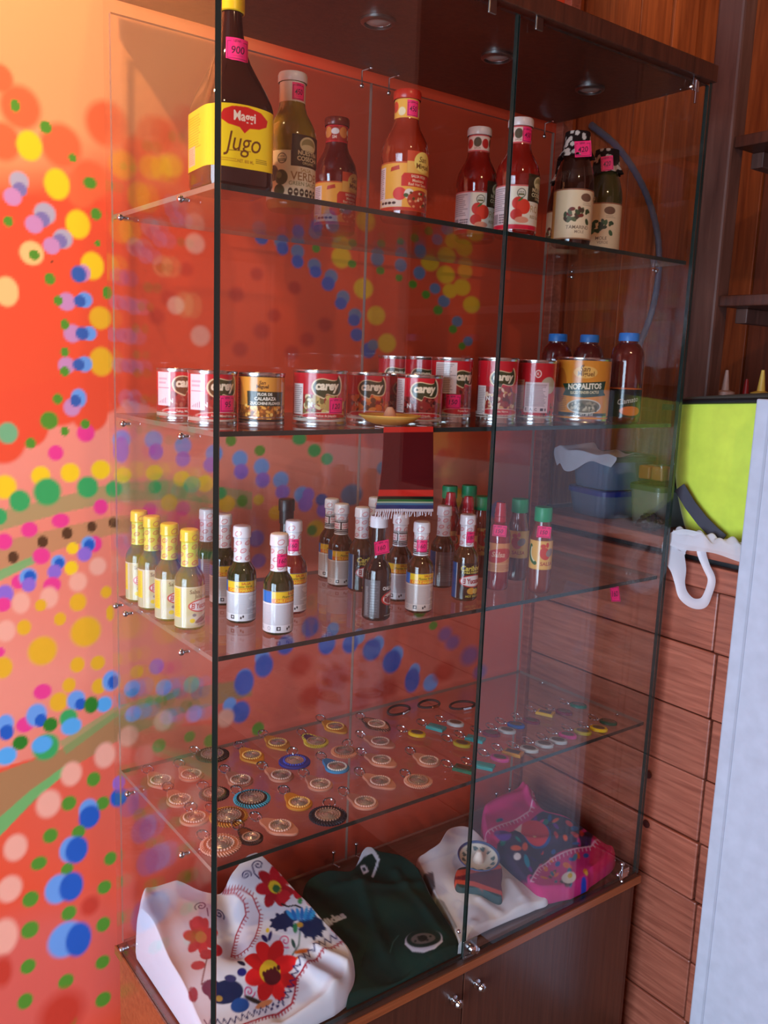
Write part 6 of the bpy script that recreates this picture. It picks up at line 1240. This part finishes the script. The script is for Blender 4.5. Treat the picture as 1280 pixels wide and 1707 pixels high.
YY = yA + (yB - yA) * U; XXs = 1.008 + .032 * V; H = .004 + .012 * np.abs(np.sin(U * 9 + 2 * np.sin(V * 4))) * np.sin(V * math.pi) + .010 * np.sin(V * math.pi) + .004 * np.sin(U * 31 + V * 11)
ZZs = CT + np.maximum(H, .0008); ZZs = np.where(V < .18, CT - .010 * (1 - V / .18) * (1 + .3 * np.sin(U * 9)), ZZs)
o = obj('crumpled_body', colour_grid('crumpled_body', np.stack([XXs - org[0], YY - org[1], ZZs - org[2]], -1), np.ones(U.shape + (3,)) * s2l((240, 236, 242)), CARR), pb)
# stacked storage boxes seen through the glass
def tub(name, label, c, sx, sy, h, body, lid, rz, extra=None):
    t = thing(name, label, 'container', c, rz, 'plastic containers on the counter'); mb = MB(); n = 48; v = []
    P = [(.86, 0), (.9, .004), (1.0, h - .01), (1.0, h), (.97, h), (.88, .01), (.5, .008)]
    for k_, z in P:
        for i in range(n):
            a = 2 * math.pi * i / n; c_, s_ = math.cos(a), math.sin(a); q = 1 / (abs(c_) ** 6 + abs(s_) ** 6) ** (1 / 6); v.append((sx * k_ * q * c_, sy * k_ * q * s_, z))
    f = [(j * n + i, j * n + (i + 1) % n, (j + 1) * n + (i + 1) % n, (j + 1) * n + i) for j in range(len(P) - 1) for i in range(n)] + [tuple(range(n - 1, -1, -1)), tuple((len(P) - 1) * n + i for i in range(n))]
    mb.add(v, f, 0, True); mb.build('tub', body, t)
    if lid:
        m2 = MB(); v = []
        for k_, z in ((1.0, h - .006), (1.05, h - .006), (1.05, h + .004), (1.0, h + .007), (.9, h + .005), (.88, h + .002)):
            for i in range(n):
                a = 2 * math.pi * i / n; c_, s_ = math.cos(a), math.sin(a); q = 1 / (abs(c_) ** 6 + abs(s_) ** 6) ** (1 / 6); v.append((sx * k_ * q * c_, sy * k_ * q * s_, z))
        m2.add(v, [(j * n + i, j * n + (i + 1) % n, (j + 1) * n + (i + 1) % n, (j + 1) * n + i) for j in range(5) for i in range(n)] + [tuple(5 * n + i for i in range(n))], 0, True); m2.build('lid', lid, t)
    return t
TB = mat('cloudy_blue_plastic', (96, 118, 150), .3, coat=.3); BL = mat('deep_blue_lid', (40, 60, 150), .35); TG = mat('cloudy_grey_plastic', (120, 124, 120), .3, coat=.3); GLd = mat('dark_green_lid', (52, 84, 60), .4)
q0 = hit(1015, 885, 2, CT); cA = (1.155, .272, CT)
hA = .058
tub('storage_tub', 'lower cloudy blue tub with deep blue lid behind the right glass', cA, .080, .068, hA, TB, BL, -.15)
tub('storage_tub', 'upper cloudy blue tub with dark green lid under the white paper', (cA[0] - .005, cA[1] - .004, CT + hA + .0078), .078, .067, .072, TB, GLd, -.10)
q1 = hit(1105, 840, 2, CT + .03); cB = (1.165, .128, CT)
tub('storage_tub', 'grey tub with green lid standing beside the lime bag', cB, .074, .047, .085, TG, GLd, -.05)
tB = tub('storage_tub', 'shallow clear tray with orange packets on the green lid', (cB[0], cB[1], CT + .0925), .070, .045, .045, pane_glass('clear_tray_plastic', (.85, .9, .86), .05), None, -.05)
for i, (dx, dy, w, c_) in enumerate(((-.045, .022, .011, (226, 110, 50)), (-.045, -.012, .011, (230, 130, 60)), (-.02, .022, .011, (210, 200, 180)), (.008, .016, .012, (90, 120, 80)), (-.02, -.014, .011, (220, 100, 50)))):
    o = MB().box((dx - w, dy - .015, .0), (dx + w, dy + .015, .03), 0, .004).build('packet', mat('packet_%d' % i, c_, .35), None, (cB[0], cB[1], CT + .1012), (0, 0, 0)); tag(o, ['orange packet nearest the glass inside the clear tray', 'orange packet beside the first inside the clear tray', 'cream packet inside the clear tray', 'green packet at the back of the clear tray', 'red-orange packet at the bag end of the clear tray'][i], 'packet', 'packets in the clear tray')
# crumpled sheet of white paper over the upper tub
nu, nv = 70, 40; U, V = np.meshgrid(np.linspace(0, 1, nu), np.linspace(0, 1, nv)); zt2 = CT + hA + .0078 + .072 + .0078
ox, oy = cA[0] - .087, cA[1]
YY = oy + .085 - .165 * U + .012 * np.sin(V * 5 + U * 3); ins = .09 * (1 - V); XXs = ox - .012 + .10 * np.clip((V - .45) / .55, 0, 1) - .006 * np.sin(U * 8)
ZZs = zt2 + .004 + .003 * np.sin(U * 13 + V * 7) - np.clip((.45 - V) / .45, 0, 1) * (.034 + .016 * np.sin(U * 5.2 + .6)) + .012 * np.exp(-((U - .1) / .08) ** 2)
wp = tag(obj('paper_sheet', colour_grid('paper_sheet', np.stack([XXs - ox, YY - oy, ZZs - zt2], -1), np.ones(U.shape + (3,)) * s2l((206, 204, 222)), mat('white_paper', (214, 212, 226), .7)), None, (ox, oy, zt2)), 'crumpled white paper sheet draped over the upper tub', 'paper')
# black cellophane next to the lime bag
def crumple(name, label, c, s, colr, seed):
    nu, nv = 36, 18; U, V = np.meshgrid(np.linspace(0, 2 * math.pi, nu), np.linspace(0, math.pi, nv)); r = 1 + .22 * np.sin(3 * U + seed) * np.sin(4 * V) + .16 * np.sin(7 * U + 2 * V + seed) + .1 * np.sin(11 * V + 5 * U)
    P = np.stack([s[0] * r * np.sin(V) * np.cos(U), s[1] * r * np.sin(V) * np.sin(U), np.maximum(s[2] * (1 + r * np.cos(V)), 0)], -1); me = colour_grid(name, P, np.ones(U.shape + (3,)) * s2l(colr), mat(name + '_film', colr, .15, coat=.8), False); return tag(obj(name, me, None, c), label, 'wrapping')
crumple('cellophane', 'crumpled shiny black cellophane beside the lime bag strap', (1.068, .092, CT), (.022, .026, .016), (34, 34, 30), 2)
# nozzle bottles behind the bag
def nozzle(label, px, py, X, colr, tipc):
    P = hit(px, py, 0, X); H = P[2] - CT; t = thing('squeeze_bottle', label, 'bottle', (X, P[1], CT), 0, 'squeeze bottles behind the cooler bag')
    MB().lathe([(0, 0), (.026, 0), (.028, .004), (.028, H - .085), (.026, H - .072), (.02, H - .066)], 28, cap=False).build('body', mat('squeeze_%d' % colr[0], colr, .35), t)
    MB().lathe([(.022, H - .068), (.022, H - .05), (.009, H - .046), (.006, H - .02), (.0035, H), (0, H)], 24, cap=False).build('nozzle', mat('nozzle_%d' % tipc[1], tipc, .4), t)
nozzle('red squeeze bottle with white nozzle behind the cooler bag', 1212, 617, 1.36, (150, 24, 30), (206, 170, 160)); nozzle('yellow squeeze bottle with yellow nozzle at the right edge', 1272, 617, 1.34, (226, 176, 60), (236, 196, 90)); nozzle('second red squeeze bottle between the nozzles behind the cooler bag', 1245, 632, 1.42, (150, 24, 30), (160, 30, 34))
# blue-grey hose against the niche boards
A = [(985, 208), (1030, 246), (1066, 300), (1088, 355), (1098, 410), (1096, 470), (1083, 530), (1058, 592)]; pts = [hit(x, y, 1, YW + .000) for x, y in A]; S = []
for i in range(len(pts) - 1):
    a, b_, c_, d = [np.array(pts[max(0, min(len(pts) - 1, k_))]) for k_ in (i - 1, i, i + 1, i + 2)]
    for t in np.linspace(0, 1, 8, endpoint=False): S.append(.5 * (2 * b_ + (c_ - a) * t + (2 * a - 5 * b_ + 4 * c_ - d) * t * t + (-a + 3 * b_ - 3 * c_ + d) * t ** 3))
o0 = S[-1]; tag(MB().tube([tuple(p - o0) for p in S], [.0075 + .0009 * (i % 2) for i in range(len(S))], 10).build('hose', mat('blue_grey_hose', (96, 104, 130), .5), None, tuple(o0)), 'blue-grey corrugated hose curving over the boards behind the glass', 'hose')
